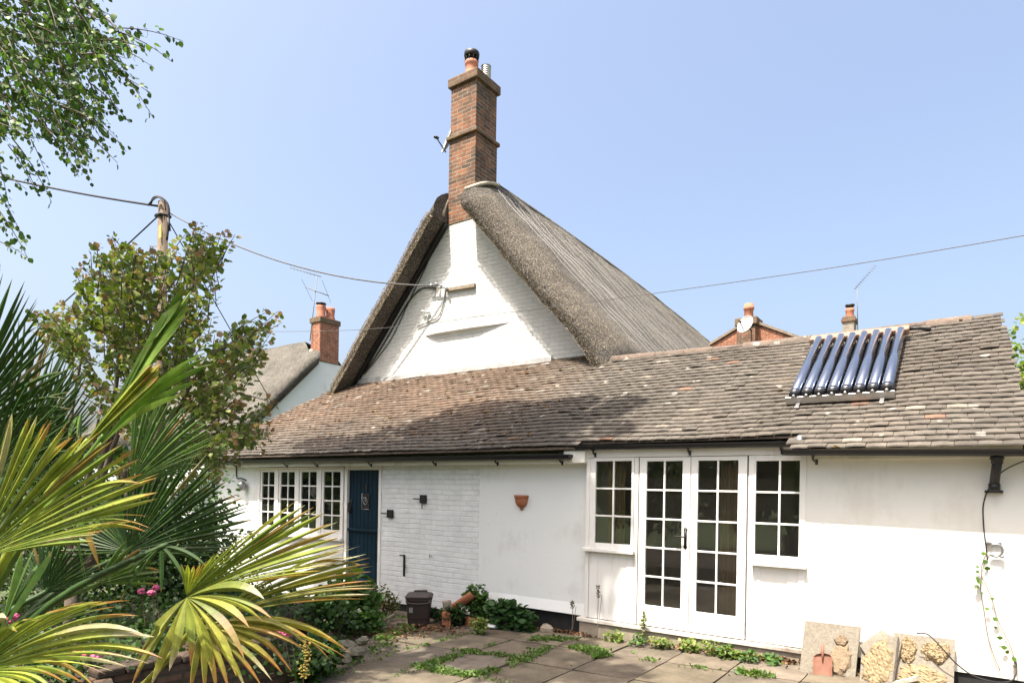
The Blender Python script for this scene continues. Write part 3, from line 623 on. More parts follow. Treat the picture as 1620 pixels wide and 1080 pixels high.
mb = MB().lathe([(.14, 0), (.135, .05), (.12, .06), (.115, .25), (.13, .27), (.13, .33), (.11, .34), (.10, .34), (.10, .05)], pc, 20); mb.build('chimney_pot', M['terra_pale'], chim, True)
mb = MB().lathe([(.095, .30), (.095, .42), (.10, .42)], pc, 16).lathe([(.0, .54), (.10, .535), (.145, .51), (.15, .47), (.145, .43), (.13, .41), (.13, .44), (0, .46)], pc, 20)
for a in np.linspace(0, 6.28, 11)[:-1]: mb.box(pc[0]+.12*math.cos(a)-.01, pc[0]+.12*math.cos(a)+.01, pc[1]+.12*math.sin(a)-.01, pc[1]+.12*math.sin(a)+.01, pc[2]+.32, pc[2]+.45)
mb.build('cowl', M['iron'], chim, True)
fc = (-7.73, 9.80, 9.53); mb = MB()
prof = [(.0, .0)]+[q for i in range(6) for q in ((.095, .03+i*.04), (.095, .05+i*.04), (.075, .055+i*.04), (.075, .065+i*.04))]+[(.10, .28), (.06, .29)]
mb.lathe(prof, fc, 18); mb.build('flue_pipe', M['alu'], chim, True)
# timber stub, drip ledge, flashing
mb = MB(); mb.add([(-8.26, YG-.06, 5.43), (-7.55, YG-.06, 5.40), (-7.55, YG-.05, 5.475), (-8.24, YG-.05, 5.50), (-8.26, YG+.01, 5.43), (-7.55, YG+.01, 5.40), (-7.55, YG+.01, 5.475), (-8.24, YG+.01, 5.50)], [(0, 1, 2, 3), (4, 7, 6, 5), (0, 4, 5, 1), (3, 2, 6, 7), (0, 3, 7, 4), (1, 5, 6, 2)]); mb.build('timber_end', M['wood'], cottage, bevel=.006)
mb = MB(); n = 12
for i in range(n):
    pass
P = []
for i in range(n+1):
    t = i/n; x = -8.80+2.03*t; d = .075*min(1, t*7+.1)*min(1, (1-t)*2.6+.03); z = 4.655-.01*t
    P.append([(x, YG+.002, z+.032*min(1, t*4+.2)), (x, YG-d, z+.018), (x, YG-d, z), (x, YG+.002, z-.045*d/.085)])
mb.grid(P); mb.build('drip_ledge', M['gbrick'], cottage)
mb = MB(); P = []
for i in range(50):
    t = i/49; x = -10.85+5.0*t; y = YG; z = roofz(9.32)+.02+sagz(x, 9.3)
    P.append([(x, y+.002, z+.135+.012*nz(x*3, 1)), (x, y-.035, z+.10+.01*nz(x*4, 2)), (x, y-.04, z+.02), (x, y-.10-.02*nz(x*3, 7), z-.03)])
mb.grid(P); mb.build('flashing', M['lead'], cottage)

# ---- the thatch: a thick coat rounded at its gable end and eaves
SL = math.atan(1.13); cs, sn = math.cos(SL), math.sin(SL)
TH = .50
def thatch_slope(side, x_in, x_eave, apex_z=7.125, ye=25.0, coarse=False):
    """side -1 left / +1 right.  s: distance down the slope from the ridge, n: height above the soffit plane."""
    def pt(s, n, y, k=0):
        x = XC+side*(s*cs+n*sn); z = apex_z-s*sn+n*cs
        # raised end roll near the gable, gentle lumps, droop at the hip
        z -= .0033*max(0, y-10)**2
        hip = 7.1-(y-ye)*1.05
        if y > ye and z > hip: z = hip
        am = .045*nz(x*1.3, y*1.3, z*1.3)+.020*nz(x*4, y*4, z*4)+.008*nz(x*11, y*11, z*11)
        return (x+side*am*sn, y+am*.3, z+am*cs)
    s_end = (abs(x_eave-XC))/cs; s_in = abs(x_in-XC)/cs
    prof = [(-.0, YG+.30), (.0, YG-.05), (.015, YG-.34), (.06, YG-.40)]
    for a in np.linspace(-70, 90, 12):
        ar = R(a); prof.append((.24+.26*math.sin(ar), YG+.16-.60*math.cos(ar)*(1 if a < 0 else 1.0)))
    # top blends back over about a metre
    prof = prof[:4]+[(.12, YG-.42), (.19, YG-.39), (.26, YG-.32), (.325, YG-.20), (.385, YG-.05), (.43, YG+.13), (.465, YG+.32), (.488, YG+.52), (.50, YG+.70)]
    front = prof
    def s0(n): return (abs(x_in-XC)-n*sn)/cs
    G_ = [[pt(s0(n)+(s_end-s0(n))*u, n, y) for n, y in front] for u in np.linspace(0, 1, 44)]
    for th in np.linspace(15, 90, 6): G_.append([pt(s_end+.30*math.sin(R(th)), n*math.cos(R(th))**.8 if th < 89 else 0, y+.10*(1-math.cos(R(th)))*(1 if y < YG else 0)) for n, y in front])
    v = MB(); v.grid(G_)
    # chimney-side closing face
    ring = G_[0]; v.add(ring+[pt(s_in, 0, YG+.70)], [tuple(range(len(ring)+1))])
    # long slope behind
    ys = [YG+.70]+list(np.linspace(10.3, ye, 24))+[ye+1.2, ye+2.4, ye+3.6, ye+5]
    s2 = list(np.linspace(-TH*sn/cs, s_end, 46))
    g2 = MB(); G2 = [[pt(s, .5, y) for y in ys] for s in s2]
    for th in np.linspace(15, 90, 6): G2.append([pt(s_end+.30*math.sin(R(th)), .5*math.cos(R(th))**.8 if th < 89 else 0, y) for y in ys])
    G2.append([pt(s_end*.9, 0, y) for y in ys])
    g2.grid(G2); return v, g2, pt, s_end
for side, xi, xe in ((-1, -8.275, -11.02), (1, -7.60, -4.90)):
    v, g2, pt, s_end = thatch_slope(side, xi, xe)
    ver = v.build('thatch_verge', M['thatch_main'], cottage, True)
    g2.build('thatch_roof', M['thatch_main'], cottage, True)
    # cut straw ends standing out of the verge and the slope
    st = MB(); s_in = abs(xi-XC)/cs
    for i in range(14000):
        s = random.uniform(s_in, s_end+.2); u = random.random()**1.5; n = .02+.46*u
        y = YG-.42+.9*max(0, u-.35)**1.6+random.uniform(-.0, .02); p = np.array(pt(s, n if s < s_end else n*.7, y)); L = random.uniform(.015, .045)
        d = np.array([side*cs*.5+random.uniform(-.4, .4), -1+u*.9, -sn*.6+random.uniform(-.4, .4)]); d = d/np.linalg.norm(d)*L; wv = np.array([random.uniform(-1, 1), 0, random.uniform(-1, 1)])*.004
        c0 = random.choice([(.52, .45, .34), (.44, .37, .27), (.30, .25, .18)]) if u < .14 else random.choice([(.34, .28, .20), (.22, .17, .12), (.13, .10, .07), (.42, .37, .28)]); st.add([p-wv, p+wv, p+d], [(0, 1, 2)], c0)
    kind(st.build('straw_ends', M['straw'], ver), 'stuff')
# mortar fillets beside the chimney
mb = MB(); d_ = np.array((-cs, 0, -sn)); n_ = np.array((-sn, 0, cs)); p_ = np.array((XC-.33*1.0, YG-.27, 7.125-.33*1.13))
mb.obox(p_-n_*.05+np.array((0, .155, 0)), d_*4.05, (0, .11, 0), n_*.05); mb.build('verge_strip', M['iron'], cottage)  # near-black strip under the left verge, close to the gable wall
mb = MB().tube(smooth_path([(CX1+.02, YG-.30, 7.13), (CX1+.03, YG+.02, 7.33), (CX1+.03, YG+.35, 7.50), (CX1+.02, 10.08, 7.60)], 4), .035, 8); mb.build('mortar_fillet', M['mortar'], cottage, True); mb = MB().tube(smooth_path([(CX0-.02, YG-.15, 6.85), (CX0-.03, YG, 7.2), (CX0-.03, YG+.3, 7.46), (CX0-.02, 10.05, 7.58)], 4), .035, 8)
mb.build('mortar_fillet', M['mortar'], cottage, True)
mb = MB(); mb.tube([(XC, y, 7.79+.02*nz(y, 1)-.0033*(y-10)**2) for y in np.linspace(10.06, 25, 22)], .085, 10); mb.build('thatch_ridge', M['thatch_main'], cottage, True)
# wire netting battens lying on the slope: thin pale lines down the thatch
mb = MB()
_, _, pt, s_end = thatch_slope(1, -7.60, -4.90)
for y in (9.9, 10.2, 10.5, 10.85, 11.2, 11.6, 12.0, 12.5, 13.0, 13.5, 14.1, 14.8, 15.5, 16.2): mb.tube([tuple(np.array(pt(s, .515, y+.05*s))) for s in np.linspace(.1, s_end, 24)], .0035, 4)
mb.build('netting_wire', M['grey_metal'], cottage)

# ================================================================== NEIGHBOURS
def far_cottage():
    X0 = -18.0; c = thing('thatched_cottage', 'smaller white cottage with grey thatch far left behind the shrub', 'house', (X0, 14.4, 0))
    yr, zr_, t = 14.45, 6.80, .98
    MB().prism_ax([(X0, 9.9, -.3), (X0, 19, -.3), (X0, 19, .6), (X0, 14.88, 5.88), (X0, 13.88, 5.88), (X0, 9.9, 1.95)], (-.3, 0, 0)).build('gable_wall', M['render_l'], c)
    MB().box(-30, X0-.3, 11.2, 17.7, -.3, 2.2).build('wall', M['render_l'], c)
    P = []; Q = []
    for x, dn in [(X0+.15, -.36), (X0+.21, -.25), (X0+.18, -.1), (X0+.08, 0), (X0-.4, 0)]+[(X0-.4-i, 0) for i in range(1, 12)]:
        d0 = .58 if x > X0-.45 else 0
        P.append([(x, yr-d, zr_+dn-d*t+.05*nz(x, d*2, 3)) for d in np.linspace(d0, 3.6, 14)]+[(x, yr-3.45, zr_+dn-3.6*t-.28)])
        if x < X0-.1: Q.append([(x, yr+d, zr_+dn-d*t) for d in np.linspace(d0, 3.6, 14)])
    MB().grid(P).build('thatch_roof', M['thatch'], c, True); MB().grid(Q).build('thatch_roof', M['thatch'], c, True)
    mb = MB(); mb.prism_ax([(X0+.145, yr-.58, zr_-.36-.58*t), (X0+.145, yr-3.6, zr_-.36-3.6*t), (X0+.145, yr-3.5, zr_-.42-3.6*t), (X0+.145, yr-.58, zr_-.46-.58*t)], (-.2, 0, 0)); mb.build('thatch_verge', M['verge'], c)
    y0, y1, x0 = 13.98, 14.78, X0-.46
    ch = MB().box(x0, X0+.03, y0, y1, 5.9, 7.22).build('chimney', M['rbrick'], c, bevel=.01)
    MB().box(x0-.04, X0+.07, y0-.04, y1+.04, 7.22, 7.40).build('chimney_cap', M['capbrick'], ch, bevel=.015)
    for k, yy in enumerate((14.18, 14.57)):
        pot = MB().lathe([(.16, 0), (.17, .10), (.14, .16), (.16, .36), (.16, .44), (.13, .46), (.12, .2)], (X0-.2, yy, 7.39), 14).build('chimney_pot', M['terra_pale'], ch, True)
        if k == 0: MB().lathe([(0, .56), (.17, .53), (.18, .5), (.05, .49), (.05, .44)], (X0-.2, yy, 7.39), 12).build('cowl', M['iron'], ch, True)
    MB().tube([(X0+.0, 13.97, 5.9), (X0-.3, 13.95, 6.1), (x0, 13.99, 6.3)], .07, 8).build('mortar_fillet', M['mortar'], c, True)
far_cottage()
def aerial(name, label, base, top, boom_dir, blen, elements, grp=None):
    t = thing(name, label, 'TV aerial', base); b_ = np.array(base, float); tp = np.array(top, float); bd = np.array(boom_dir, float); bd /= np.linalg.norm(bd)
    MB().tube([b_, tp], .014, 6).build('mast', M['aerial'], t, True)
    s = np.cross(bd, (0, 0, 1.)); s /= np.linalg.norm(s); mb = MB(); mb.tube([tp-bd*blen*.15, tp+bd*blen], .012, 6)
    for i in range(elements): q = tp+bd*blen*(i/(elements-1)); mb.tube([q-s*.13, q+s*.13], .005, 4)
    mb.build('boom', M['aerial'], t, True); return t, tp
t, tp = aerial('television_aerial', 'tall aerial mast beside the twin chimney pots of the left cottage', (-18.4, 13.9, 6.6), at(502, 436, X=-18.3), (-.75, -.75, .25), .9, 9)
mb = MB(); q = np.array(at(500, 461, X=-18.3)); mb.tube([q+(-.25, -.25, .12), q+(.3, .3, -.12)], .015, 6)
for k in (-.2, .25): mb.tube([q+(k-.9, k+.9, 0), q+(k+.9, k-.9, 0)], .006, 4)
mb.build('dipole', M['aerial'], t, True)
def brick_house():
    Y0 = 22.0; c = thing('brick_house', 'orange brick house gable with a chimney rising behind the tiled ridge', 'house', (-6, Y0, 0)); ax, az_ = at(1186, 509, Y=Y0)[0], at(1186, 509, Y=Y0)[2]
    t = .50; w_ = 3.6
    MB().prism([(ax-w_, -.3), (ax+w_, -.3), (ax+w_, az_-w_*t), (ax, az_), (ax-w_, az_-w_*t)], Y0, Y0+8).build('gable_wall', M['rbrick'], c)
    for s in (-1, 1):
        a = [(ax, Y0-.06, az_+.02), (ax+s*(w_+.25), Y0-.06, az_+.02-(w_+.25)*t), (ax+s*(w_+.25), Y0-.06, az_+.11-(w_+.25)*t), (ax, Y0-.06, az_+.11)]
        MB().prism_ax(a, (0, 8.2, 0)).build('roof', M['wood'], c)
    x0, z1 = at(1166, 545, Y=Y0-.25)[0], at(1180, 503, Y=Y0-.25)[2]; x1 = at(1195, 545, Y=Y0-.25)[0]
    ch = MB().box(x0, x1, Y0-.3, Y0+.35, 4.5, z1-.25).build('chimney', M['cbrick'], c, bevel=.01)
    MB().box(x0-.06, x1+.06, Y0-.36, Y0+.41, z1-.25, z1).build('chimney_cap', M['capbrick'], ch, bevel=.02)
    MB().lathe([(.15, 0), (.14, .3), (.17, .33), (.17, .42), (.15, .43), (.15, .52), (.12, .53), (.11, .2)], ((x0+x1)/2, Y0, z1), 16).build('chimney_pot', M['terra_pale'], ch, True)
brick_house()
def grey_house():
    Y0 = 26.; c = thing('brick_house', 'house behind the ridge showing only its small grey chimney', 'house', (-3, Y0, 0))
    x0, x1 = at(1333, 520, Y=Y0)[0], at(1351, 520, Y=Y0)[0]; z1 = at(1341, 501, Y=Y0)[2]
    MB().prism_ax([(-4.6, Y0-3, -.3), (-4.6, Y0+4, -.3), (-4.6, Y0+4, 5.2), (-4.6, Y0+.4, 7.1), (-4.6, Y0-3, 5.2)], (4.6, 0, 0)).build('wall', M['rbrick'], c)
    MB().prism_ax([(-4.7, Y0-3.4, 5.1), (-4.7, Y0+.4, 7.2), (-4.7, Y0+4.4, 5.1), (-4.7, Y0+4.4, 5.2), (-4.7, Y0+.4, 7.32), (-4.7, Y0-3.4, 5.2)], (4.8, 0, 0)).build('roof', M['wood'], c)
    ch = MB().box(x0, x1, Y0, Y0+.6, 6.5, z1-.18).build('chimney', M['stone'], c, bevel=.01)
    MB().box(x0-.05, x1+.05, Y0-.05, Y0+.65, z1-.18, z1-.06).box(x0-.02, x1+.02, Y0-.02, Y0+.62, z1-.06, z1+.02).build('chimney_cap', M['capbrick'], ch, bevel=.015)
    pot = MB().lathe([(.15, 0), (.13, .2), (.15, .24), (.15, .34), (.11, .35)], ((x0+x1)/2, Y0+.3, z1+.02), 14).build('chimney_pot', M['terra_pale'], ch, True)
    MB().lathe([(.12, .35), (.12, .42), (.16, .43), (.16, .48), (0, .5)], ((x0+x1)/2, Y0+.3, z1+.02), 14).build('cowl', M['iron'], ch, True)
grey_house()
a_t = at(1356, 453, Y=26.2)
aerial('television_aerial', 'aerial on a thin mast beside the small grey chimney', at(1357, 522, Y=26.2), a_t, (.75, -.3, .72), .85, 10)
def dish(name, label, c, nrm, r, arm):
    t = thing(name, label, 'satellite dish', c); nrm = np.array(nrm, float); nrm /= np.linalg.norm(nrm)
    prof = [(r*k, .28*r*k*k) for k in np.linspace(0, 1, 9)]; prof += [(r*1.02, .28*r+.004), (r, .28*r-.015)]+[(r*k, .28*r*k*k-.015) for k in (.7, .4, 0.001)]
    MB().lathe(prof, c, 24, axis=nrm).build('reflector', M['sat'], t, True)
    dn = np.array([0, 0, -1.])-nrm*(-nrm[2]); dn /= np.linalg.norm(dn); a = np.array(c)+dn*r*.95; e = np.array(c)+nrm*r*1.15+dn*r*.15; mb = MB()
    mb.tube([a, e], .014, 6); mb.tube([e+nrm*.05, e-nrm*.05], .03, 8); mb.tube([np.array(c), np.array(arm)], .022, 6); mb.build('arm', M['iron'], t, True)
dish('satellite_dish', 'grey dish on the left side of the tall brick chimney', (-8.52, 9.66, 8.52), (-.55, -.80, .30), .23, (-8.26, 9.75, 8.42))
q = at(1181, 514, Y=21.3); dish('satellite_dish', 'pale round dish on the chimney of the orange brick house', q, (-.35, -.88, .30), .29, (q[0]+.05, 21.72, q[2]-.1))

# ================================================================== POLE AND WIRES
PX, PY, PT = -13.95, 6.78, 7.58
pole = thing('telegraph_pole', 'wooden telegraph pole rising behind the bronze leaved shrub', 'pole', (PX, PY, -.3))
MB().tube([(PX, PY, -.3), (PX, PY, PT)], [.13, .098], 14).build('shaft', M['pole'], pole, True)
q = at(254, 366, zd=13.45); MB().box(q[0]-.045, q[0]+.045, q[1]-.01, q[1]+.01, q[2]-.14, q[2]+.13).build('notice_plate', M['yellow'], pole)
mb = MB(); mb.tube(smooth_path([at(238, 323, zd=13.6), at(243, 313, zd=13.5), at(252, 311, zd=13.5), at(262, 318, zd=13.5), at(267, 330, zd=13.5), at(267, 350, zd=13.5), at(264, 380, zd=13.5)], 4), .022, 6)
mb.tube(smooth_path([at(234, 325, zd=13.6), at(240, 318, zd=13.45), at(250, 312, zd=13.45), at(259, 320, zd=13.4), at(262, 332, zd=13.4)], 4), .015, 6); mb.box(PX-.12, PX+.12, PY-.12, PY+.12, PT-.32, PT-.27); mb.tube([at(266, 345, zd=13.45), at(268, 365, zd=13.45)], .03, 8)
mb.build('cable_loop', M['cable'], pole, True)
def wire(label, pts, r, sag=0, mat='cable_g', name='overhead_cable'):
    mb = MB()
    if sag is not None and len(pts) == 2:
        a, b_ = np.array(pts[0]), np.array(pts[1]); pts = [a+(b_-a)*t-np.array([0, 0, sag*4*t*(1-t)]) for t in np.linspace(0, 1, 25)]
    else: pts = smooth_path(pts, 6)
    return tag(mb.tube(pts, r, 5).build(name, M[mat], None, True), label, 'cable')
ptop = at(250, 326, zd=13.55)
wire('thick black cable from the pole top out of frame to the left', [ptop, at(-160, 235, zd=19)], .024, .15, 'cable')
wire('thin cable drooping from the pole top to the gable bracket', [at(268, 337, zd=13.6), at(694, 452, Y=YG-.12)], .014, .38)
wire('stay wire slanting from the pole down to the left', [at(252, 340, zd=13.6), at(60, 515, zd=17)], .016, .02, 'cable')
wire('thin wire from the pole down to the far cottage', [at(268, 352, zd=13.6), at(432, 640, X=-17.6)], .012, .0, 'cable')
wire('long thin wire passing across the gable out of frame to the right', [at(262, 523, zd=13.5), at(560, 522, Y=8.0), at(850, 488, Y=8.0), at(991, 470, Y=7.8), at(1320, 423, Y=7.4), at(1720, 355, Y=7.0)], .0042, None)
# fittings on the gable
br_ = thing('cable_bracket', 'iron cable bracket with insulators high on the white gable', 'bracket', at(698, 453, Y=YG)); mb = MB()
for p in ((682, 451), (690, 449), (698, 452), (706, 456)): q = at(*p, Y=YG-.10); mb.blob(q, (.03, .03, .028), 8, None, .25); mb.tube([q, (q[0]+.04, YG, q[2]-.02)], .012, 5)
mb.tube([at(678, 452, Y=YG-.1), at(708, 456, Y=YG-.08)], .016, 6); mb.build('insulator', M['grey_metal'], br_, True)
wire('black service cable running down the left verge of the gable', [at(690, 456, Y=YG-.02), at(668, 456, Y=YG-.02), at(650, 472, Y=YG-.02), at(632, 500, Y=YG-.02), at(612, 535, Y=YG-.02), at(590, 570, Y=YG-.02), at(572, 594, Y=YG-.02)], .014, None, 'cable', 'wall_cable')
wire('thinner second cable beside the left verge of the gable', [at(690, 382, Y=YG-.02), at(672, 425, Y=YG-.02), at(650, 470, Y=YG-.02), at(622, 530, Y=YG-.02), at(600, 562, Y=YG-.02), at(576, 592, Y=YG-.02)], .009, None, 'cable', 'wall_cable')
wire('grey cable looping below the bracket on the gable', [at(704, 458, Y=YG-.03), at(703, 475, Y=YG-.02), at(694, 500, Y=YG-.02), at(680, 508, Y=YG-.02), at(660, 517, Y=YG-.02)], .010, None, 'cable_g', 'wall_cable')
mb = MB(); mb.tube([at(676, 491, Y=YG-.04), at(677, 512, Y=YG-.02)], .012, 5); mb.tube([at(667, 492, Y=YG-.06), at(680, 494, Y=YG-.03)], .02, 6); tag(mb.build('wall_hook', M['white_plastic'], None, True), 'white hook on the gable below the cable bracket', 'hook')

# ================================================================== SOLAR TUBE COLLECTOR
solar = thing('solar_collector', 'row of dark blue solar tubes lying on the tiled roof', 'solar panel', (-1.13, 8.3, roofz(8.3)))
NRM = np.array([0, -math.sin(CA), math.cos(CA)]); UPS = np.array([0, math.cos(CA), math.sin(CA)])
def rp(x, y, h): return np.array([x, y, roofz(y)+.04])+NRM*h
xa, xb, ya, yb_ = -1.565, -.69, 7.54, 8.80
for i in range(8):
    x = xa+(xb-xa)*i/7; a = rp(x, ya, .095); b_ = rp(x+.012, yb_, .095)
    t_ = MB().tube([a, a+(b_-a)*.005, b_], [.046, .054, .054], 16).build('tube', M['tube'], solar, True)
    c = MB(); c.tube([a-UPS*.035, a-UPS*.02, a+UPS*.05], [.022, .052, .0565], 14); c.build('tube_end', M['black'], t_, True)
    MB().tube([a-UPS*.05, a-UPS*.03], .018, 10).build('tube_tip', M['alu'], t_, True)
mb = MB(); a = rp(xa-.09, yb_-.03, .04); mb.obox(a, (xb-xa+.19, 0, 0), UPS*.12, NRM*.088); mb.build('manifold', M['mantle'], solar, bevel=.015)
mb = MB(); a = rp(xa-.09, ya-.02, .02); mb.obox(a, (xb-xa+.16, 0, 0), UPS*.055, NRM*.03); a = rp(xa-.09, ya-.03, -.005); mb.obox(a, (xb-xa+.16, 0, 0), UPS*.02, NRM*.085); mb.build('lower_rail', M['alu'], solar, bevel=.004)
for k in (0, 1):
    x = xa+.0+(xb-xa-.08)*k+.02; mb = MB(); mb.obox(rp(x, ya-.12, -.005), (.04, 0, 0), UPS*.12, NRM*.02); mb.build('foot', M['alu'], solar, bevel=.003)
    mb = MB(); mb.obox(rp(xa+.1+(xb-xa-.25)*k, ya-.02, .0), (.03, 0, 0), UPS*1.5, NRM*.03); mb.build('side_rail', M['alu'], solar)
mb = MB(); mb.tube([rp(xb+.09, yb_+.03, .10), rp(xb+.2, yb_+.04, .08), rp(xb+.3, yb_+.08, .03)], .02, 8); mb.build('pipe', M['iron'], solar, True)

# ================================================================== THINGS ON THE WALL
q = at(826, 788, Y=YL-.012); pot = MB(); r = .088
prof = [(.001, -.150), (.018, -.147), (.028, -.132), (.020, -.118), (.045, -.105), (.075, -.078), (.090, -.04), (.094, .0), (.096, .012), (.106, .018), (.108, .045), (.104, .055), (.092, .055), (.085, .0), (.001, -.08)]
pot.lathe(prof, (q[0], YL-.013, q[2]-.01), 18, a0=math.pi, a1=2*math.pi); tag(pot.build('wall_planter', M['terracotta'], None, True), 'half round terracotta planter hanging on the white wall', 'planter')
for (px, py, lab) in ((616, 812, 'lower square black iron plate beside the blue door'), (668, 789, 'upper square black iron plate with a hanging pin')):
    q = at(px, py, Y=YL); t = thing('iron_plate', lab, 'wall bracket', (q[0], YL, q[2]), 'square iron plates on the white brick wall')
    dx_ = .055; MB().box(q[0]-dx_+.03, q[0]+dx_+.04, YL-.035, YL-.002, q[2]-.062, q[2]+.062).build('plate', M['iron'], t, bevel=.004)
    MB().tube([(q[0]-.14, YL-.05, q[2]+.002), (q[0]-.02, YL-.045, q[2])], .009, 6).build('rod', M['iron'], t, True)
    if py < 800: MB().tube([(q[0]+.03, YL-.04, q[2]-.06), (q[0]+.03, YL-.035, q[2]-.11)], .007, 6).blob((q[0]+.03, YL-.035, q[2]-.125), (.012, .012, .016), 6, None, .1).build('pin', M['iron'], t, True)
q = at(640, 893, Y=YL); mb = MB(); mb.box(q[0]-.012, q[0]+.014, YL-.02, YL-.002, q[2]-.17, q[2]+.15); mb.tube([(q[0]-.06, YL-.05, q[2]+.145), (q[0]+.012, YL-.02, q[2]+.15)], .008, 6); mb.box(q[0]+.004, q[0]+.032, YL-.035, YL-.02, q[2]-.06, q[2]+.02)
tag(mb.build('door_hook', M['iron'], None), 'long rusty hook strap low on the white brick wall', 'hook')
q = at(682, 880, Y=YL); mb = MB(); mb.tube([(q[0]-.03, YL-.01, q[2]-.02), (q[0], YL-.03, q[2]+.03), (q[0]+.03, YL-.01, q[2]+.0)], .005, 5); tag(mb.build('wall_nail', M['iron'], None), 'small bent wire nail low on the white brick wall', 'nail')
q = at(390, 768, Y=YL); t = thing('wall_lamp', 'small grey lamp on the wall left of the long window', 'lamp', (q[0], YL, q[2])); MB().lathe([(.04, -.09), (.075, -.02), (.07, .05), (.03, .09), (0, .1)], (q[0], YL-.09, q[2]), 12).build('lamp_shade', M['grey_metal'], t, True)
MB().tube(smooth_path([(q[0], YL, q[2]+.10), (q[0]-.1, YL-.05, q[2]+.14), (q[0]-.28, YL-.03, q[2]+.15), (q[0]-.32, YL-.02, q[2]+.35)], 4), .012, 5).build('wire', M['iron'], t, True)
# curtains inside
def curtain(name, label, x0, x1, z0, z1, y, m):
    P = [[(x0+(x1-x0)*i/60, y+.035*math.sin(i*1.05)+.012*math.sin(i*.37), z) for z in np.linspace(z0, z1, 6)] for i in range(61)]
    o = MB().grid(P).build(name, M[m], None, True); s = o.modifiers.new('thick', 'SOLIDIFY'); s.thickness = .004; return tag(o, label, 'curtain')
curtain('curtain', 'brown curtain hanging behind the right French door', -2.26, -2.03, .05, 2.08, YR+.22, 'curtain')
curtain('curtain', 'dark brown curtain behind the window left of the French doors', -3.66, -3.42, .05, 2.08, YR+.24, 'curtain')
curtain('curtain', 'pale net curtain behind the long window beside the blue door', -9.35, -8.5, .6, 1.97, YL+.32, 'curtain_w')

# ---- cables, ivy on the right wall
yw = YR-.012
wire('black wire from the gutter end looping down the right wall', [at(1640, 722, Y=YR-.24), at(1605, 735, Y=YR-.2), at(1583, 748, Y=YR-.16), at(1568, 765, Y=YR-.05), at(1556, 795, Y=yw), at(1556, 830, Y=yw), at(1560, 865, Y=yw), at(1562, 885, Y=yw)], .0055, None, 'cable', 'wall_cable')
wire('loose black wire trailing over the mortar crusted flags', [at(1450, 1001, Y=6.72), at(1468, 1003, Y=6.7), at(1488, 1022, Y=6.66), at(1512, 1048, Y=6.66), at(1540, 1068, Y=6.66), at(1575, 1078, Y=6.7), at(1600, 1076, Y=6.8), at(1608, 1062, Y=6.95), at(1607, 1045, Y=yw)], .006, None, 'cable', 'loose_cable')
ivy = thing('climbing_ivy', 'thin bare ivy stems climbing the sunlit right wall', 'ivy', at(1590, 1065, Y=YR)); mb = MB()
pa = [(1604, 1070), (1605, 1045), (1598, 1020), (1588, 1000), (1578, 978), (1570, 950), (1560, 925), (1552, 905), (1556, 885), (1565, 868), (1570, 858)]
pb = [(1582, 1060), (1570, 1030), (1562, 1000), (1556, 960), (1551, 930), (1553, 905)]
for path in (pa, pb): mb.tube(smooth_path([at(*p, Y=yw-.012) for p in path], 4), .004, 5)
mb.build('stem', M['wood'], ivy, True); lp = []; 
for p in [(1556, 872), (1560, 885), (1562, 895), (1548, 902), (1546, 912), (1553, 936), (1547, 925), (1549, 918), (1570, 944), (1563, 960), (1577, 976), (1576, 990), (1582, 1005), (1589, 1020), (1597, 1030), (1608, 1040), (1606, 1052), (1549, 895)]: lp.append(at(*p, Y=yw-.025))
n = len(lp); leaf_mesh('leaf', M['leaf'], lp, rng.normal(size=(n, 3))*.5+[0, -.3, -.8], rng.normal(size=(n, 3))*.3+[0, -1, .2], rng.uniform(.025, .045, n), pick_cols(n, [(.07, .14, .02), (.10, .19, .03)]), ivy, 1.15)

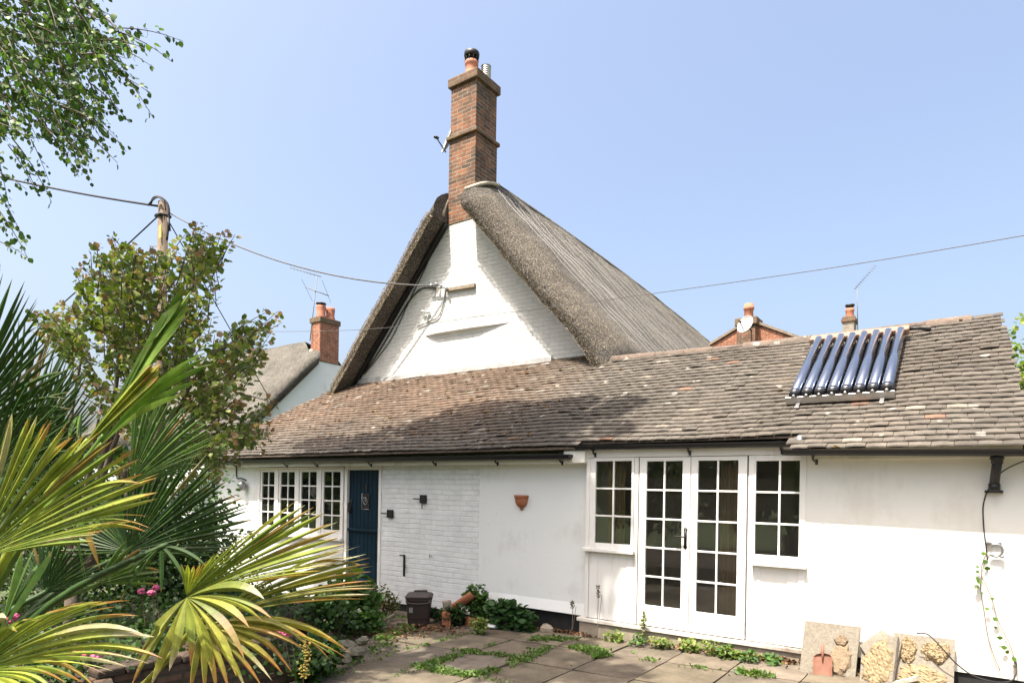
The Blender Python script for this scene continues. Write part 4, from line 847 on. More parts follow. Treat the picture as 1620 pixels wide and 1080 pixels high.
# ================================================================== LEANING FLAGS
def flag(label, pts, th, lumps, cut=None, grp='old flags leaning on the right wall'):
    """pts: four corners (world) of the front face, TL TR BR BL"""
    tl, tr, br_, bl = [np.array(p, float) for p in pts]; c = (tl+tr+br_+bl)/4; t = thing('paving_slab', label, 'slab', (c[0], c[1], min(bl[2], br_[2])), grp)
    nr = np.cross(tr-tl, bl-tl); nr /= np.linalg.norm(nr); nr = nr if nr[1] < 0 else -nr
    P = []; n = 12
    for i in range(n+1):
        row = []
        for j in range(n+1):
            u, v = j/n, i/n; p = (tl*(1-u)+tr*u)*(1-v)+(bl*(1-u)+br_*u)*v; e = min(u, 1-u, v, 1-v)
            ed = .006*nz(u*7, v*7, c[0]*3) if e < .01 else 0
            row.append(p+nr*.004*nz(u*5, v*5, c[0])+(br_-tl)*ed*.8)
        P.append(row)
    col_ = (.25, .222, .178); mb = MB(); mb.grid(P, col_)
    ring = P[0]+[r_[-1] for r_ in P[1:]]+P[-1][-2::-1]+[r_[0] for r_ in P[-2:0:-1]]; k = len(ring)
    mb.add(ring+[p-nr*th for p in ring], [(a, k+a, k+(a+1) % k, (a+1) % k) for a in range(k)], (.31, .27, .22)); mb.add([ring[a]-nr*th for a in range(k)], [tuple(range(k))], (.3, .26, .2))
    mb.build('flag', M['flag'], t)
    for (cu, cv, ru, rv, rough_) in lumps:     # old mortar stuck to the back
        m_ = MB(); nn = 26; V = []; cols_ = []
        for i in range(nn):
            row = []
            for j in range(nn):
                a = -1+2*j/(nn-1); b2 = -1+2*i/(nn-1); u = cu+ru*a; v = cv+rv*b2; rr_ = math.hypot(a, b2)+.28*nz(a*2.4+cu*9, b2*2.4+cv*9, c[0])
                h = max(-.012, min(.026, (.92-rr_)*.12))+(rough_*.030*(abs(nz(u*26, v*26, 4))+.6*abs(nz(u*60, v*60, 2))) if rr_ < .95 else -.008)
                p = (tl*(1-u)+tr*u)*(1-v)+(bl*(1-u)+br_*u)*v; row.append(p+nr*h)
            V.append(row)
        m_.grid(V, (.34, .26, .155) if rough_ > .5 else (.28, .21, .14)); m_.build('mortar', M['flag'], t)
    return t
g0 = -.035
def lean(px, py, Y): return at(px, py, Y=Y)
flag('leaning square flag with one flat patch of old mortar, leftmost of the row', [lean(1274, 981, 6.90), lean(1361, 991, 6.90), lean(1352, 1080, 6.66), lean(1264, 1066, 6.66)], .045, [(.72, .62, .20, .30, .25), (.70, .30, .13, .12, .5)])
flag('cracked flag standing on its corner, crusted with thick mortar', [lean(1394, 996, 6.92), lean(1427, 1014, 6.80), lean(1408, 1092, 6.60), lean(1360, 1020, 6.72)], .045, [])
flag('narrow flag thickly crusted with mortar in the middle of the row', [lean(1364, 1016, 6.80), lean(1420, 1006, 6.76), lean(1408, 1110, 6.50), lean(1358, 1106, 6.50)], .04, [(.5, .42, .50, .40, 1), (.5, .86, .42, .2, 1)])
flag('broad flag with three crusts of mortar, rightmost of the row', [lean(1414, 1000, 6.92), lean(1511, 1011, 6.92), lean(1508, 1110, 6.62), lean(1410, 1098, 6.62)], .045, [(.24, .26, .17, .22, 1), (.70, .24, .24, .20, 1), (.48, .72, .44, .25, 1)])
a = at(1413, 1085, Y=6.52); mb = MB(); mb.obox(a, (.17, .02, .075), (.02, .10, 0), (-.01, 0, .03), (.5, .46, .38)); tag(mb.build('paving_slab', M['flag'], None), 'small broken piece of pale flag between the mortar crusted flags', 'slab')
# rusty shovel blade
sv = thing('shovel_head', 'rusty shovel blade without handle leaning on the left flag', 'shovel', at(1301, 1073, Y=6.56)); Y0, Y1 = 6.60, 6.68
P = []; zt, zb = 1031, 1075
def sp(u, v):   # u -1..1, v 0 top..1 bottom
    w_ = 15.5*min(1, math.sqrt(max(0, 1-(1-min(1, v/.22))**2))+.001); px = 1301.5+u*w_; py = zt+(zb-zt)*v; p = at(px, py, Y=Y1+(Y0-Y1)*v)
    return p+np.array([0, .018*(1-u*u)-.010*(1 if abs(u) > .92 else 0), 0])
mb = MB(); mb.grid([[sp(u, v) for u in np.linspace(-1, 1, 13)] for v in np.linspace(0.0, 1, 16)]); o = mb.build('blade', M['rust'], sv, True); md = o.modifiers.new('thick', 'SOLIDIFY'); md.thickness = .004
a, b_, c_ = at(1301, 1019, Y=6.70), at(1301.3, 1032, Y=6.675), at(1301.5, 1048, Y=6.655)
mb = MB(); mb.tube([a, b_, c_], [.013, .015, .003], 10); mb.build('socket', M['rust'], sv, True)

# ================================================================== BIN AND RUBBLE BY THE WALL
c = at(655, 986, Z=-.18); bx, by, bz = -6.02, 6.38, -.19
binn = thing('food_bin', 'brown plastic caddy bin with lid standing on the ground by the white wall', 'bin', (bx, by, bz))
def rrect(cx, cy, w_, d, r, z, n=5):
    out = []
    for sx_, sy_, a0 in ((1, 1, 0), (-1, 1, 90), (-1, -1, 180), (1, -1, 270)):
        for k in range(n): a = R(a0+90*k/(n-1)); out.append((cx+sx_*(w_/2-r)+r*math.cos(a), cy+sy_*(d/2-r)+r*math.sin(a), z))
    return out
def loft(mb, rings):
    k = len(rings[0]); V = [p for r_ in rings for p in r_]
    mb.add(V, [(i*k+j, i*k+(j+1) % k, (i+1)*k+(j+1) % k, (i+1)*k+j) for i in range(len(rings)-1) for j in range(k)]+[tuple(range(k-1, -1, -1)), tuple((len(rings)-1)*k+j for j in range(k))])
def rotz(mb, cx, cy, a):
    ca, sa = math.cos(a), math.sin(a); mb.v = [(cx+(x-cx)*ca-(y-cy)*sa, cy+(x-cx)*sa+(y-cy)*ca, z) for x, y, z in mb.v]; return mb
ang = R(38)
mb = MB(); loft(mb, [rrect(bx, by, .27, .25, .04, bz), rrect(bx, by, .285, .265, .045, bz+.10), rrect(bx, by, .295, .275, .045, bz+.103), rrect(bx, by, .325, .305, .05, bz+.34), rrect(bx, by, .345, .325, .05, bz+.345), rrect(bx, by, .345, .325, .05, bz+.375)]); rotz(mb, bx, by, ang).build('body', M['bin'], binn, bevel=.004)
mb = MB(); loft(mb, [rrect(bx, by, .36, .34, .05, bz+.376), rrect(bx, by, .36, .34, .05, bz+.40), rrect(bx, by, .31, .29, .06, bz+.425)]); mb.box(bx-.09, bx+.09, by+.15, by+.21, bz+.375, bz+.44); rotz(mb, bx, by, ang).build('lid', M['bin'], binn, bevel=.006)
mb = MB(); mb.tube(smooth_path([(bx-.15, by-.172, bz+.365), (bx-.14, by-.20, bz+.33), (bx, by-.205, bz+.315), (bx+.14, by-.20, bz+.33), (bx+.15, by-.172, bz+.365)], 4), .011, 6); rotz(mb, bx, by, ang).build('handle', M['bin'], binn, True)
mb = MB(); mb.box(bx-.12, bx-.07, by-.154, by-.147, bz+.19, bz+.26); rotz(mb, bx, by, ang).build('sticker', M['grey_metal'], binn)
def lump(name, label, cat, c, r, m, n=9, rot=0):
    t = MB().blob(c, r, n, None, .16); return tag(rotz(t, c[0], c[1], rot).build(name, M[m], None), label, cat)
def brickpiece(label, c, s, rot, tilt, m='terracotta', grp=None):
    mb = MB(); mb.box(-s[0]/2, s[0]/2, -s[1]/2, s[1]/2, 0, s[2]); ca, sa, ct, st_ = math.cos(rot), math.sin(rot), math.cos(tilt), math.sin(tilt)
    V = []
    for x, y, z in mb.v: x += .008*nz(x*9, y*9, z*9+c[0]); x, z = x*ct-z*st_, x*st_+z*ct; V.append((c[0]+x*ca-y*sa, c[1]+x*sa+y*ca, c[2]+z))
    mb.v = V; return tag(mb.build('broken_brick', M[m], None, bevel=.008), label, 'brick', grp)
brickpiece('red broken brick standing on end beside the bin', (-5.62, 6.50, -.18), (.12, .11, .20), .5, .08)
brickpiece('buff brick lying on top of the rubble beside the bin', (-5.72, 6.62, .02), (.11, .10, .12), .9, .15, 'concrete')
brickpiece('red half brick under the leaning ridge tile', (-5.45, 6.72, -.18), (.2, .12, .11), -.3, 0)
mb = MB(); a = np.array((-5.80, 6.66, .0)); d = np.array((.34, .16, .27)); P = []
for t in np.linspace(0, 1, 6):
    ce = a+d*t; s = np.array((.3, -.9, .1)); s /= np.linalg.norm(s); u = np.cross(d, s); u /= np.linalg.norm(u); P.append([ce+.10*(math.cos(x)*s)+.10*math.sin(x)*-abs(1)*u*(1 if u[2] > 0 else -1) for x in np.linspace(0, math.pi, 9)])
mb.grid(P); o = mb.build('ridge_tile', M['terracotta'], None, True); md = o.modifiers.new('thick', 'SOLIDIFY'); md.thickness = .015; tag(o, 'old half round red tile leaning on the rubble in the ivy', 'tile')
q = at(774, 980, Z=-.12); MB
o = MB().lathe([(.0, .03), (.085, .03), (.10, .025), (.105, .0), (.095, -.005), (.09, .015)], (-5.02, 6.73, -.13), 20).build('plastic_lid', M['white_plastic'], None, True); tag(o, 'white plastic lid lying on the flags by the green clump', 'lid')
lump('stone', 'pale stone lying at the foot of the black plinth', 'stone', (-4.32, 6.90, -.10), (.10, .06, .07), 'concrete')
a, b_ = at(592, 988, Z=-.17), at(622, 973, Z=-.16); tag(MB().tube([a, b_], [.022, .026], 7).build('wooden_stake', M['wood'], None), 'short wooden stake lying on the earth near the bin', 'stake')

# ================================================================== WEEDS AND WALL PLANTS
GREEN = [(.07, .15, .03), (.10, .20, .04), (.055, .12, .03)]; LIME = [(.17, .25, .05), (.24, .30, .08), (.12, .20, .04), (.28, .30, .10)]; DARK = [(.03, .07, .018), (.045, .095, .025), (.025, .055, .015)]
def clump(label, px, py, Y, w_, h, n, size, pal, group=None, name='weed_clump', cat='weed', width=1., dy=.12):
    c = at(px, py, Y=Y); g_ = gz(c[0])
    if group and 'foot' in group: n = int(n*.62); h *= random.uniform(.6, .95); w_ *= random.uniform(.8, 1.25); size *= random.uniform(.7, 1.1)
    return bush(name, label, cat, (c[0], Y, g_+h*.5), (w_, dy, h*.5), n, size, pal, M['grassm'], group, 5, 8, width, .6)
clump('reddish seeding weeds between the blue door and the bin', 615, 960, 6.75, .30, .40, 700, .035, [(.12, .13, .04), (.16, .11, .05), (.08, .12, .03)], dy=.25)
clump('ivy clump growing over the leaning tile beside the rubble', 750, 950, 6.88, .24, .50, 620, .055, GREEN, width=1.15, dy=.10)
clump('low ivy spreading at the foot of the rubble', 715, 970, 6.55, .20, .28, 380, .05, DARK, dy=.16)
clump('dark leafy clump in front of the black plinth', 800, 970, 6.80, .24, .34, 360, .085, [(.05, .115, .04), (.07, .15, .05)], width=1.3)
clump('second dark leafy clump nearer the French windows', 832, 978, 6.82, .18, .24, 230, .075, [(.05, .115, .04), (.07, .15, .05)], width=1.3)
clump('small feathery green plant in the flags before the white lid', 758, 992, 6.35, .10, .20, 320, .035, LIME, dy=.10)
clump('low plant with broad leaves at the bin side', 690, 975, 6.60, .16, .22, 200, .05, DARK)
for px, py, Y, w_, h, n, lab, pal in ((978, 995, 6.86, .13, .17, 170, 'lime green weed at the left end of the sole plate', LIME), (1010, 1005, 6.84, .12, .15, 150, 'broad leaved mallow below the left French door', GREEN),
    (1045, 1010, 6.82, .17, .18, 300, 'yellow green clump below the meeting of the French doors', LIME), (1085, 1016, 6.84, .14, .16, 220, 'yellowish weed under the right French door', LIME),
    (1128, 1022, 6.80, .14, .20, 260, 'tall lime weed under the right door jamb', LIME), (1152, 1032, 6.76, .12, .13, 200, 'mallow clump in front of the right window panel', LIME+GREEN), (1187, 1033, 6.76, .10, .13, 150, 'fresh green mallow left of the dry leaves', GREEN), (1222, 1036, 6.82, .08, .12, 90, 'small green sprout near the leaning flags', GREEN)):
    clump(lab, px, py, Y, w_, h, n, .040, pal, 'weeds along the foot of the French doors', width=1.3, dy=.10)
for px, py, top, lab, Y in ((1017, 1010, 968, 'tall pale flowering weed before the left French door', 6.90), (945, 985, 925, 'dry seed stalk at the corner of the joinery', 6.92), (905, 985, 950, 'thin grass stalks before the black plinth', 6.95)):
    c = at(px, py, Y=Y); z1 = at(px, top, Y=Y)[2]; t = thing('tall_weed', lab, 'weed', (c[0], Y, gz(c[0])), 'tall weeds by the white wall')
    MB().tube([(c[0], Y, gz(c[0])), (c[0]+.01, Y, z1)], .004, 5).tube([(c[0], Y, gz(c[0])), (c[0]+.07, Y-.03, z1*.8)], .003, 5).build('stem', M['wood'], t)
    k = 60; zz = rng.uniform(gz(c[0])+.05, z1, k) if px == 1017 else rng.uniform(z1*.7, z1, k); p = np.stack([c[0]+rng.normal(size=k)*.012, Y+rng.normal(size=k)*.012, zz], 1); leaf_mesh('leaf', M['grassm'], p, rng.normal(size=(k, 3))+[0, 0, .5], rand_dirs(k), .035 if px == 1017 else .018, pick_cols(k, [(.22, .28, .10), (.3, .3, .15)] if px == 1017 else [(.12, .10, .06)]), t)
# moss and grass growing in the joints of the flags: uncountable
pos = []; dr = []; cl_ = []; sz = []
def joint_seg(x0, y0, x1, y1, n, h, spread, pal):
    for _ in range(n):
        t = random.random(); s = random.gauss(0, spread); L = math.hypot(x1-x0, y1-y0); x = x0+(x1-x0)*t-(y1-y0)/L*s; y = y0+(y1-y0)*t+(x1-x0)/L*s
        if nz(x*2.6, y*2.6, 5)+.5*nz(x*9, y*9, 8) < .04: continue
        pos.append((x, y, gz(x)+random.uniform(-.005, .012))); a = random.uniform(0, 6.28); dr.append((math.cos(a), math.sin(a), random.uniform(.2, 1.3))); cl_.append(np.array(random.choice(pal))*random.uniform(.7, 1.25)); sz.append(random.uniform(.5, 1.2)*h)
Lp = [(.10, .19, .04), (.14, .23, .05), (.08, .15, .035), (.18, .24, .07)]
xl_ = lambda i: GX0+i*SX
yl_ = lambda j: GY0+j*SY
for (a, b_, c, d, n, h, sp_) in [(xl_(0), yl_(1), xl_(1), yl_(1), 420, .035, .04), (xl_(1), yl_(1), xl_(2), yl_(1), 650, .04, .05), (xl_(1), yl_(0), xl_(1), yl_(1), 650, .04, .045), (xl_(2), yl_(0), xl_(2), yl_(2), 900, .045, .06), (xl_(1), yl_(1), xl_(1), yl_(2), 160, .03, .03),
    (xl_(0), yl_(0), xl_(1), yl_(0), 260, .03, .035), (xl_(1), yl_(0), xl_(2), yl_(0), 700, .04, .05), (xl_(2), yl_(2), xl_(3), yl_(2), 900, .05, .06), (xl_(3), yl_(1)+.4, xl_(3), yl_(2)+.1, 700, .055, .08), (xl_(3), yl_(2), xl_(5), yl_(2), 700, .045, .05), (xl_(1)+.2, 6.5, xl_(2)+.1, 6.55, 700, .05, .09),
    (xl_(2), yl_(0), xl_(4), yl_(0), 160, .03, .03), (xl_(0), yl_(0), xl_(0), yl_(2), 300, .03, .03), (xl_(5), yl_(2), xl_(6), yl_(2), 420, .05, .05), (xl_(2), yl_(1), xl_(3), yl_(1), 220, .03, .03), (xl_(1), yl_(-1), xl_(1), yl_(0), 200, .03, .03), (-5.0, 3.9, -5.9, 5.9, 1500, .05, .12), (-5.9, 5.6, -6.6, 6.6, 900, .05, .2)]: joint_seg(a, b_, c, d, n, h, sp_, Lp)
pos, dr, cl_, sz = map(np.array, (pos, dr, cl_, sz)); kind(leaf_mesh('joint_weeds', M['grassm'], pos, dr, rand_dirs(len(pos))+[0, 0, .6], sz, cl_, None, .55), 'stuff')
# dry fallen leaves and grit
pos = []; cl_ = []
for (px, py, sx_, sy_, n) in ((905, 992, .30, .08, 420), (1190, 1042, .38, .08, 420), (1235, 1048, .18, .10, 300), (1100, 1030, .5, .06, 200), (690, 985, .35, .12, 300), (1350, 1078, .4, .05, 120), (620, 990, .5, .25, 300), (800, 985, .5, .06, 160)):
    c = at(px, py, Z=gz(-3)); 
    for _ in range(n): x, y = c[0]+random.gauss(0, sx_*.6), min(6.93, c[1]+random.gauss(0, sy_)); pos.append((x, y, gz(x)+.004+abs(random.gauss(0, .018)))); cl_.append(np.array(random.choice([(.16, .075, .04), (.22, .12, .06), (.30, .20, .11), (.11, .06, .035)]))*random.uniform(.7, 1.2))
n = len(pos); kind(leaf_mesh('fallen_leaves', M['straw'], pos, rng.normal(size=(n, 3))*[1, 1, .3], rng.normal(size=(n, 3))*.5+[0, 0, 1], rng.uniform(.02, .05, n), cl_, None, .8), 'stuff')

# ================================================================== RAISED BED
BED = [(-5.08, 3.78), (-5.25, 2.2), (-1.9, 1.05), (-1.9, -3.2), (-9.6, -3.2), (-9.6, 5.4), (-6.9, 5.6), (-6.3, 4.6)]
bw = thing('garden_wall', 'low dark brick wall of the raised bed under the palm', 'wall', (-5.2, 3, -.15)); mb = MB()
def wallseg(a, b_, z0, z1, th):
    a, b_ = np.array(a), np.array(b_); d = b_-a; L = np.linalg.norm(d); d /= L; nrm_ = np.array((-d[1], d[0])); mb.prism_ax([(a[0], a[1], z0), (b_[0], b_[1], z0), (b_[0]+nrm_[0]*th, b_[1]+nrm_[1]*th, z0), (a[0]+nrm_[0]*th, a[1]+nrm_[1]*th, z0)], (0, 0, z1-z0))
wallseg((-5.25, 2.1), (-5.08, 3.78), -.5, .20, .115); wallseg((-1.9, 1.05), (-5.23, 2.1), -.5, .20, -.115); mb.build('brickwork', M['dbrick'], bw, bevel=.008)
mb = MB(); n = 8
for i in range(n): y0 = 2.12+i*.205; x0 = -5.38+.017*i; mb.box(x0, x0+.17, y0, y0+.195, .201, .262+random.uniform(-.006, .006))
mb.build('coping', M['dbrick'], bw, bevel=.012)
P = [[(x, y, .12+.05*nz(x*1.5, y*1.5)-.45*max(0, min(1, ((x+5.35)+max(0, y-3.6)*.95)*3))) for x in np.linspace(-9.6, -5.2, 34)] for y in np.linspace(-3, 5.6, 44)]
kind(MB().grid(P).build('bed_soil', M['soil'], None, True), 'structure')
P = [[(x, y, .14+.05*nz(x*1.5, y*1.5)) for x in np.linspace(-5.2, -1.95, 16)] for y in np.linspace(-3, 1.0, 18)]
kind(MB().grid(P).build('bed_soil', M['soil'], None, True), 'structure')
for i, (px, py, s) in enumerate(((548, 1016, .11), (562, 1024, .09), (574, 1006, .08), (540, 1034, .11))):
    c = at(px, py, Z=-.02); lump('stone', ('grey stone at the corner of the raised bed', 'mossy stone beside the flags at the bed end', 'upper pale stone of the bed end', 'lowest stone of the bed end')[i], 'stone', (c[0], c[1], -.1+s*.4), (s*1.2, s*.9, s*.6), 'mossy', 9, i)
# ground cover
pos = []
for _ in range(9000):
    x, y = random.uniform(-9.4, -5.3), random.uniform(1.2, 5.3)
    if x+5.45+max(0, y-3.6)*.95 > 0: continue
    pos.append((x, y, .16+.05*nz(x*1.5, y*1.5)+abs(random.gauss(0, .10))*(1+.8*nz(x*2, y*2, 3))))
n = len(pos); kind(leaf_mesh('ground_cover', M['leaf'], pos, rng.normal(size=(n, 3))+[0, 0, .3], rng.normal(size=(n, 3))*.5+[0, 0, 1], rng.uniform(.03, .065, n), pick_cols(n, [(.05, .10, .025), (.08, .15, .04), (.035, .075, .02)]), None), 'stuff')
def flowers(label, heads, zd, pal, ng=160):
    c = at(*heads[0], zd=zd); t = thing('flowering_plant', label, 'flower', (c[0], c[1], .15), None); mb = MB()
    for hx, hy in heads:
        p = at(hx, hy, zd=zd+random.uniform(-.15, .15)); mb.tube([(p[0]+.04, p[1]+.04, .1), p], .005, 4); fl = MB()
        for _ in range(16): d = np.array([random.gauss(0, 1), random.gauss(0, 1), random.gauss(0, .8)]); d /= np.linalg.norm(d); fl.blob(p+d*.022, (.018, .018, .010), 6, None, .3)
        fl.build('bloom', M['pink'], t, True)
    mb.build('stem', M['twig'], t); n = ng; p = np.array([c[0], c[1], .18])+rng.normal(size=(n, 3))*[.2, .2, .10]; p[:, 2] = np.maximum(p[:, 2], .1); leaf_mesh('leaf', M['leaf'], p, rng.normal(size=(n, 3)), rng.normal(size=(n, 3))*.5+[0, 0, 1], .05, pick_cols(n, pal), t)
flowers('pink flowers nearest the end of the brick wall', [(459, 999), (437, 1000), (445, 1003), (450, 1006)], 5.55, DARK)
flowers('pink flowers in the bed between two palm fronds', [(247, 929), (224, 935), (240, 937)], 6.2, DARK)
flowers('pink flowers low behind the lower palm frond', [(110, 1038), (138, 1034), (124, 1030), (150, 1040)], 4.9, DARK)
flowers('few pink blooms far left in the bed', [(10, 982), (22, 975)], 5.0, DARK)
bush('ivy_bush', 'ivy spilling over the end of the brick wall', 'ivy', at(500, 1040, Y=3.85)*[1, 1, 0]+[0, 0, .06], (.26, .30, .22), 900, .055, GREEN+DARK, None, None, 6, 12, 1.15)
ys_ = thing('yellow_flower_spike', 'spike of small yellow flowers in front of the ivy', 'flower', at(482, 1070, zd=5.35)); mb = MB(); fl = MB(); a, b_ = at(480, 1072, zd=5.35), at(486, 1008, zd=5.35)
mb.tube([a-[0, 0, .1], a, b_], .006, 5); mb.build('stem', M['twig'], ys_)
for _ in range(90): t = random.random(); p = a+(b_-a)*t+np.array([random.gauss(0, .022), random.gauss(0, .022), 0])*(1.1-t*.5); fl.blob(p, (.011, .011, .008), 5, None, .3)
fl.build('bloom', M['yflower'], ys_, True)
c = at(548, 945, Y=5.7); bush('leafy_plant', 'broad leaved plant in the bed before the blue door', 'plant', (c[0], 5.7, .18), (.35, .35, .40), 420, .13, GREEN, None, None, 6, 12, 1.2)
c = at(520, 975, Y=5.0); bush('leafy_plant', 'dark leafy plant in the bed left of the path', 'plant', (c[0], 5.0, .12), (.4, .4, .32), 800, .06, DARK+GREEN, None, None, 6, 12)
c = at(575, 985, Y=5.6); bush('leafy_plant', 'low bright green plant at the path edge', 'plant', (c[0], 5.6, -.05), (.32, .3, .18), 600, .05, GREEN, None, None, 6, 12)
# dark evergreen behind the palm
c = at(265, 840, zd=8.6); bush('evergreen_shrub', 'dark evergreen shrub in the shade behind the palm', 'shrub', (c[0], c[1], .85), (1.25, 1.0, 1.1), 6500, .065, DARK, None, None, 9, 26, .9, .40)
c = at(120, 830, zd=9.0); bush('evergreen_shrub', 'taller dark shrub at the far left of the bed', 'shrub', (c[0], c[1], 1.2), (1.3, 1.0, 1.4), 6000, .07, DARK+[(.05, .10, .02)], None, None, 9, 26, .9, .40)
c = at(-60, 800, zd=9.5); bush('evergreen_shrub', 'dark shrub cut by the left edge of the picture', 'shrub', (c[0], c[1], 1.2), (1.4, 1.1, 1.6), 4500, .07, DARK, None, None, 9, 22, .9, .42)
# right: bush beyond the verge
c = at(1625, 560, Y=12.5); bush('yellow_green_shrub', 'bright yellow green bush beyond the right end of the tiled roof', 'shrub', (c[0]+.42, 12.5, 2.5), (1.1, 1.1, 2.75), 9000, .085, LIME+[(.12, .17, .03)], None, None, 8, 40, 1, .32)

# ================================================================== FAN PALM
PALM_C = at(-110, 1120, zd=2.15)
palm = thing('fan_palm', 'large fan palm with yellowing brown tipped fronds at the left foreground', 'palm', (PALM_C[0], PALM_C[1], .12))
mb = MB(); mb.tube([(PALM_C[0], PALM_C[1], .05), (PALM_C[0]+.01, PALM_C[1], .5), PALM_C], [.15, .13, .10], 14)
for _ in range(500):   # shaggy fibre
    a = random.uniform(0, 6.28); z = random.uniform(.12, PALM_C[2]); p = np.array((PALM_C[0]+.13*math.cos(a), PALM_C[1]+.13*math.sin(a), z)); mb.add([p, p+(.02*math.cos(a+1.5), .02*math.sin(a+1.5), .01), p+(.05*math.cos(a), .05*math.sin(a), -.09)], [(0, 1, 2)])
mb.build('trunk', M['bark'], palm)
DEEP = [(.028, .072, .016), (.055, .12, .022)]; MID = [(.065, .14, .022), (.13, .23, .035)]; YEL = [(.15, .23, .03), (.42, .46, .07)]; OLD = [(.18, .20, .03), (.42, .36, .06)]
TIPB = (.40, .20, .055); TIPW = (.52, .45, .30)
def frond(hub, hzd, tips, nseg, pal, tip=.5, arch=.10, wmax=.026, split=.62, petiole=True, low=.10, wmin=.0015, fold=.55, bend=.0, jit=.013, droop_end=.0):
    """tips: (px, py, zd) of the leaf-segment ends, in order round the fan"""
    nseg = int(nseg*1.25) if nseg > 12 else nseg; wmax = wmax*.88
    H = at(*hub, zd=hzd); T = [np.array(at(a, b_, zd=c_)) for a, b_, c_ in tips]
    # even resampling of the tips along the fan
    seg = [0]
    for a, b_ in zip(T[:-1], T[1:]): seg.append(seg[-1]+np.linalg.norm(b_-a)+.004)
    S = np.linspace(0, seg[-1], nseg); E = []
    for s in S:
        i = min(len(T)-2, max(0, int(np.searchsorted(seg, s)-1))); f = (s-seg[i])/(seg[i+1]-seg[i]); E.append(T[i]*(1-f)+T[i+1]*f)
    E = [e+rng.normal(size=3)*jit*np.linalg.norm(e-H) for e in E]
    # mean plane
    nrm_ = np.zeros(3)
    for a, b_ in zip(E[:-1], E[1:]): nrm_ += np.cross(a-H, b_-H)
    nrm_ /= np.linalg.norm(nrm_)+1e-9
    if nrm_@(CAM-H) < 0: nrm_ = -nrm_
    ts = np.concatenate([np.linspace(0, .5, 6), np.linspace(.58, 1, 7)]); C = []
    for e in E:
        L = np.linalg.norm(e-H); up = np.array([0, 0, 1.]); mid = (H+e)/2+up*arch*L*random.uniform(.88, 1.12)+nrm_*bend*L; de = droop_end*L*random.uniform(.3, 1.5)+(random.uniform(.04, .16)*L if random.random() < .16 and nseg > 8 else 0)
        C.append([(1-t)**2*H+2*t*(1-t)*mid+t*t*e-up*de*max(0, t-.6)**2*5 for t in ts])
    mb = MB(); cols = []
    V = []; Fc = []; K = []
    for i in range(nseg):
        c0, c1 = pal; k = random.random(); tipc = TIPB if random.random() < .75 else TIPW; tb = 1-random.uniform(.03, .22)*tip*1.6; brown = random.random() < .07*tip*2
        base = len(V); st4 = [random.uniform(.82, 1.12) for _ in range(5)]; tw_ = random.uniform(-.35, .35)
        for q, t in enumerate(ts):
            p = C[i][q]; d = C[i][min(q+1, len(ts)-1)]-C[i][max(q-1, 0)]; d = d/(np.linalg.norm(d)+1e-9)
            nb = C[min(i+1, nseg-1)][q]-C[max(i-1, 0)][q]; nb = nb-d*(nb@d); ln = np.linalg.norm(nb); lat = nb/ln if ln > 1e-5 else np.cross(d, nrm_)
            half = min(ln/ (4 if 0 < i < nseg-1 else 2), wmax); half = max(half, wmin*min(1, .25+t*2.5))
            if t > split: half = min(hs, wmax)*max(0.03, 1-((t-split)/(1-split))**2.4)
            else: hs = half
            up_ = np.cross(lat, d); up_ = up_ if up_@nrm_ > 0 else -up_
            h = fold*half; lat = lat+up_*tw_*t*t; V += [p-lat*half-up_*h, p-lat*half*.5, p+up_*h, p+lat*half*.5, p+lat*half-up_*h]
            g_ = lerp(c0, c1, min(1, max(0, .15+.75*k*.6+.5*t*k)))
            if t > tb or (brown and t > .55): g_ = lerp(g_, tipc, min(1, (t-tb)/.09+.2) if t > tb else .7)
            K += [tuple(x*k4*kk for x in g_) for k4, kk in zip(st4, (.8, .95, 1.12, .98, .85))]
        for q in range(len(ts)-1):
            a = base+5*q
            for u in range(4): Fc.append((a+u, a+u+1, a+5+u+1, a+5+u)); cols.append(tuple((np.array(K[a+u])+K[a+u+1]+K[a+5+u+1]+K[a+5+u])/4))
    o = len(mb.v); mb.v += [tuple(p) for p in V]; mb.f += Fc; mb.c += cols
    ob = mb.build('frond', M['palm'], palm, False)
    if petiole:
        b0 = PALM_C+np.array([0, 0, -.06]); mid = (b0+H)/2+np.array([0, 0, low])+(FW*.2 if low < 0 else 0); pm = MB(); pm.tube(smooth_path([b0, mid, H, H+(E[nseg//2]-H)*.06], 5), np.linspace(.016, .007, 16), 6, lerp(pal[0], pal[1], .5)); pm.build('petiole', M['palm'], ob, True)
    return ob
def zt(lst, z): return [(a, b_, z if len(r_) == 0 else r_[0]) for a, b_, *r_ in lst]
# F6, F7, F8: inner dark fans behind
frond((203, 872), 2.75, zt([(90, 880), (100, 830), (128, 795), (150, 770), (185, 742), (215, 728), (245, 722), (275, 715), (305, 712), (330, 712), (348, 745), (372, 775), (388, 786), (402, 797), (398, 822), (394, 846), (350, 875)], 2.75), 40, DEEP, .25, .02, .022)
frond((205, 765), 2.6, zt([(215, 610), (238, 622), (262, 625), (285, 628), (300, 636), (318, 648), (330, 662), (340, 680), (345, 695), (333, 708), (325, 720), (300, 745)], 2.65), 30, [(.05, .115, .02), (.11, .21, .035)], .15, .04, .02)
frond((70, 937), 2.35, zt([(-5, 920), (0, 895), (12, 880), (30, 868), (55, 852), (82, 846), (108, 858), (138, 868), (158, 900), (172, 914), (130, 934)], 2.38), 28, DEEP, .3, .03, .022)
frond((150, 925), 2.55, zt([(200, 855), (225, 868), (245, 885), (262, 905), (250, 925)], 2.6), 9, MID, .5, .06, .02)
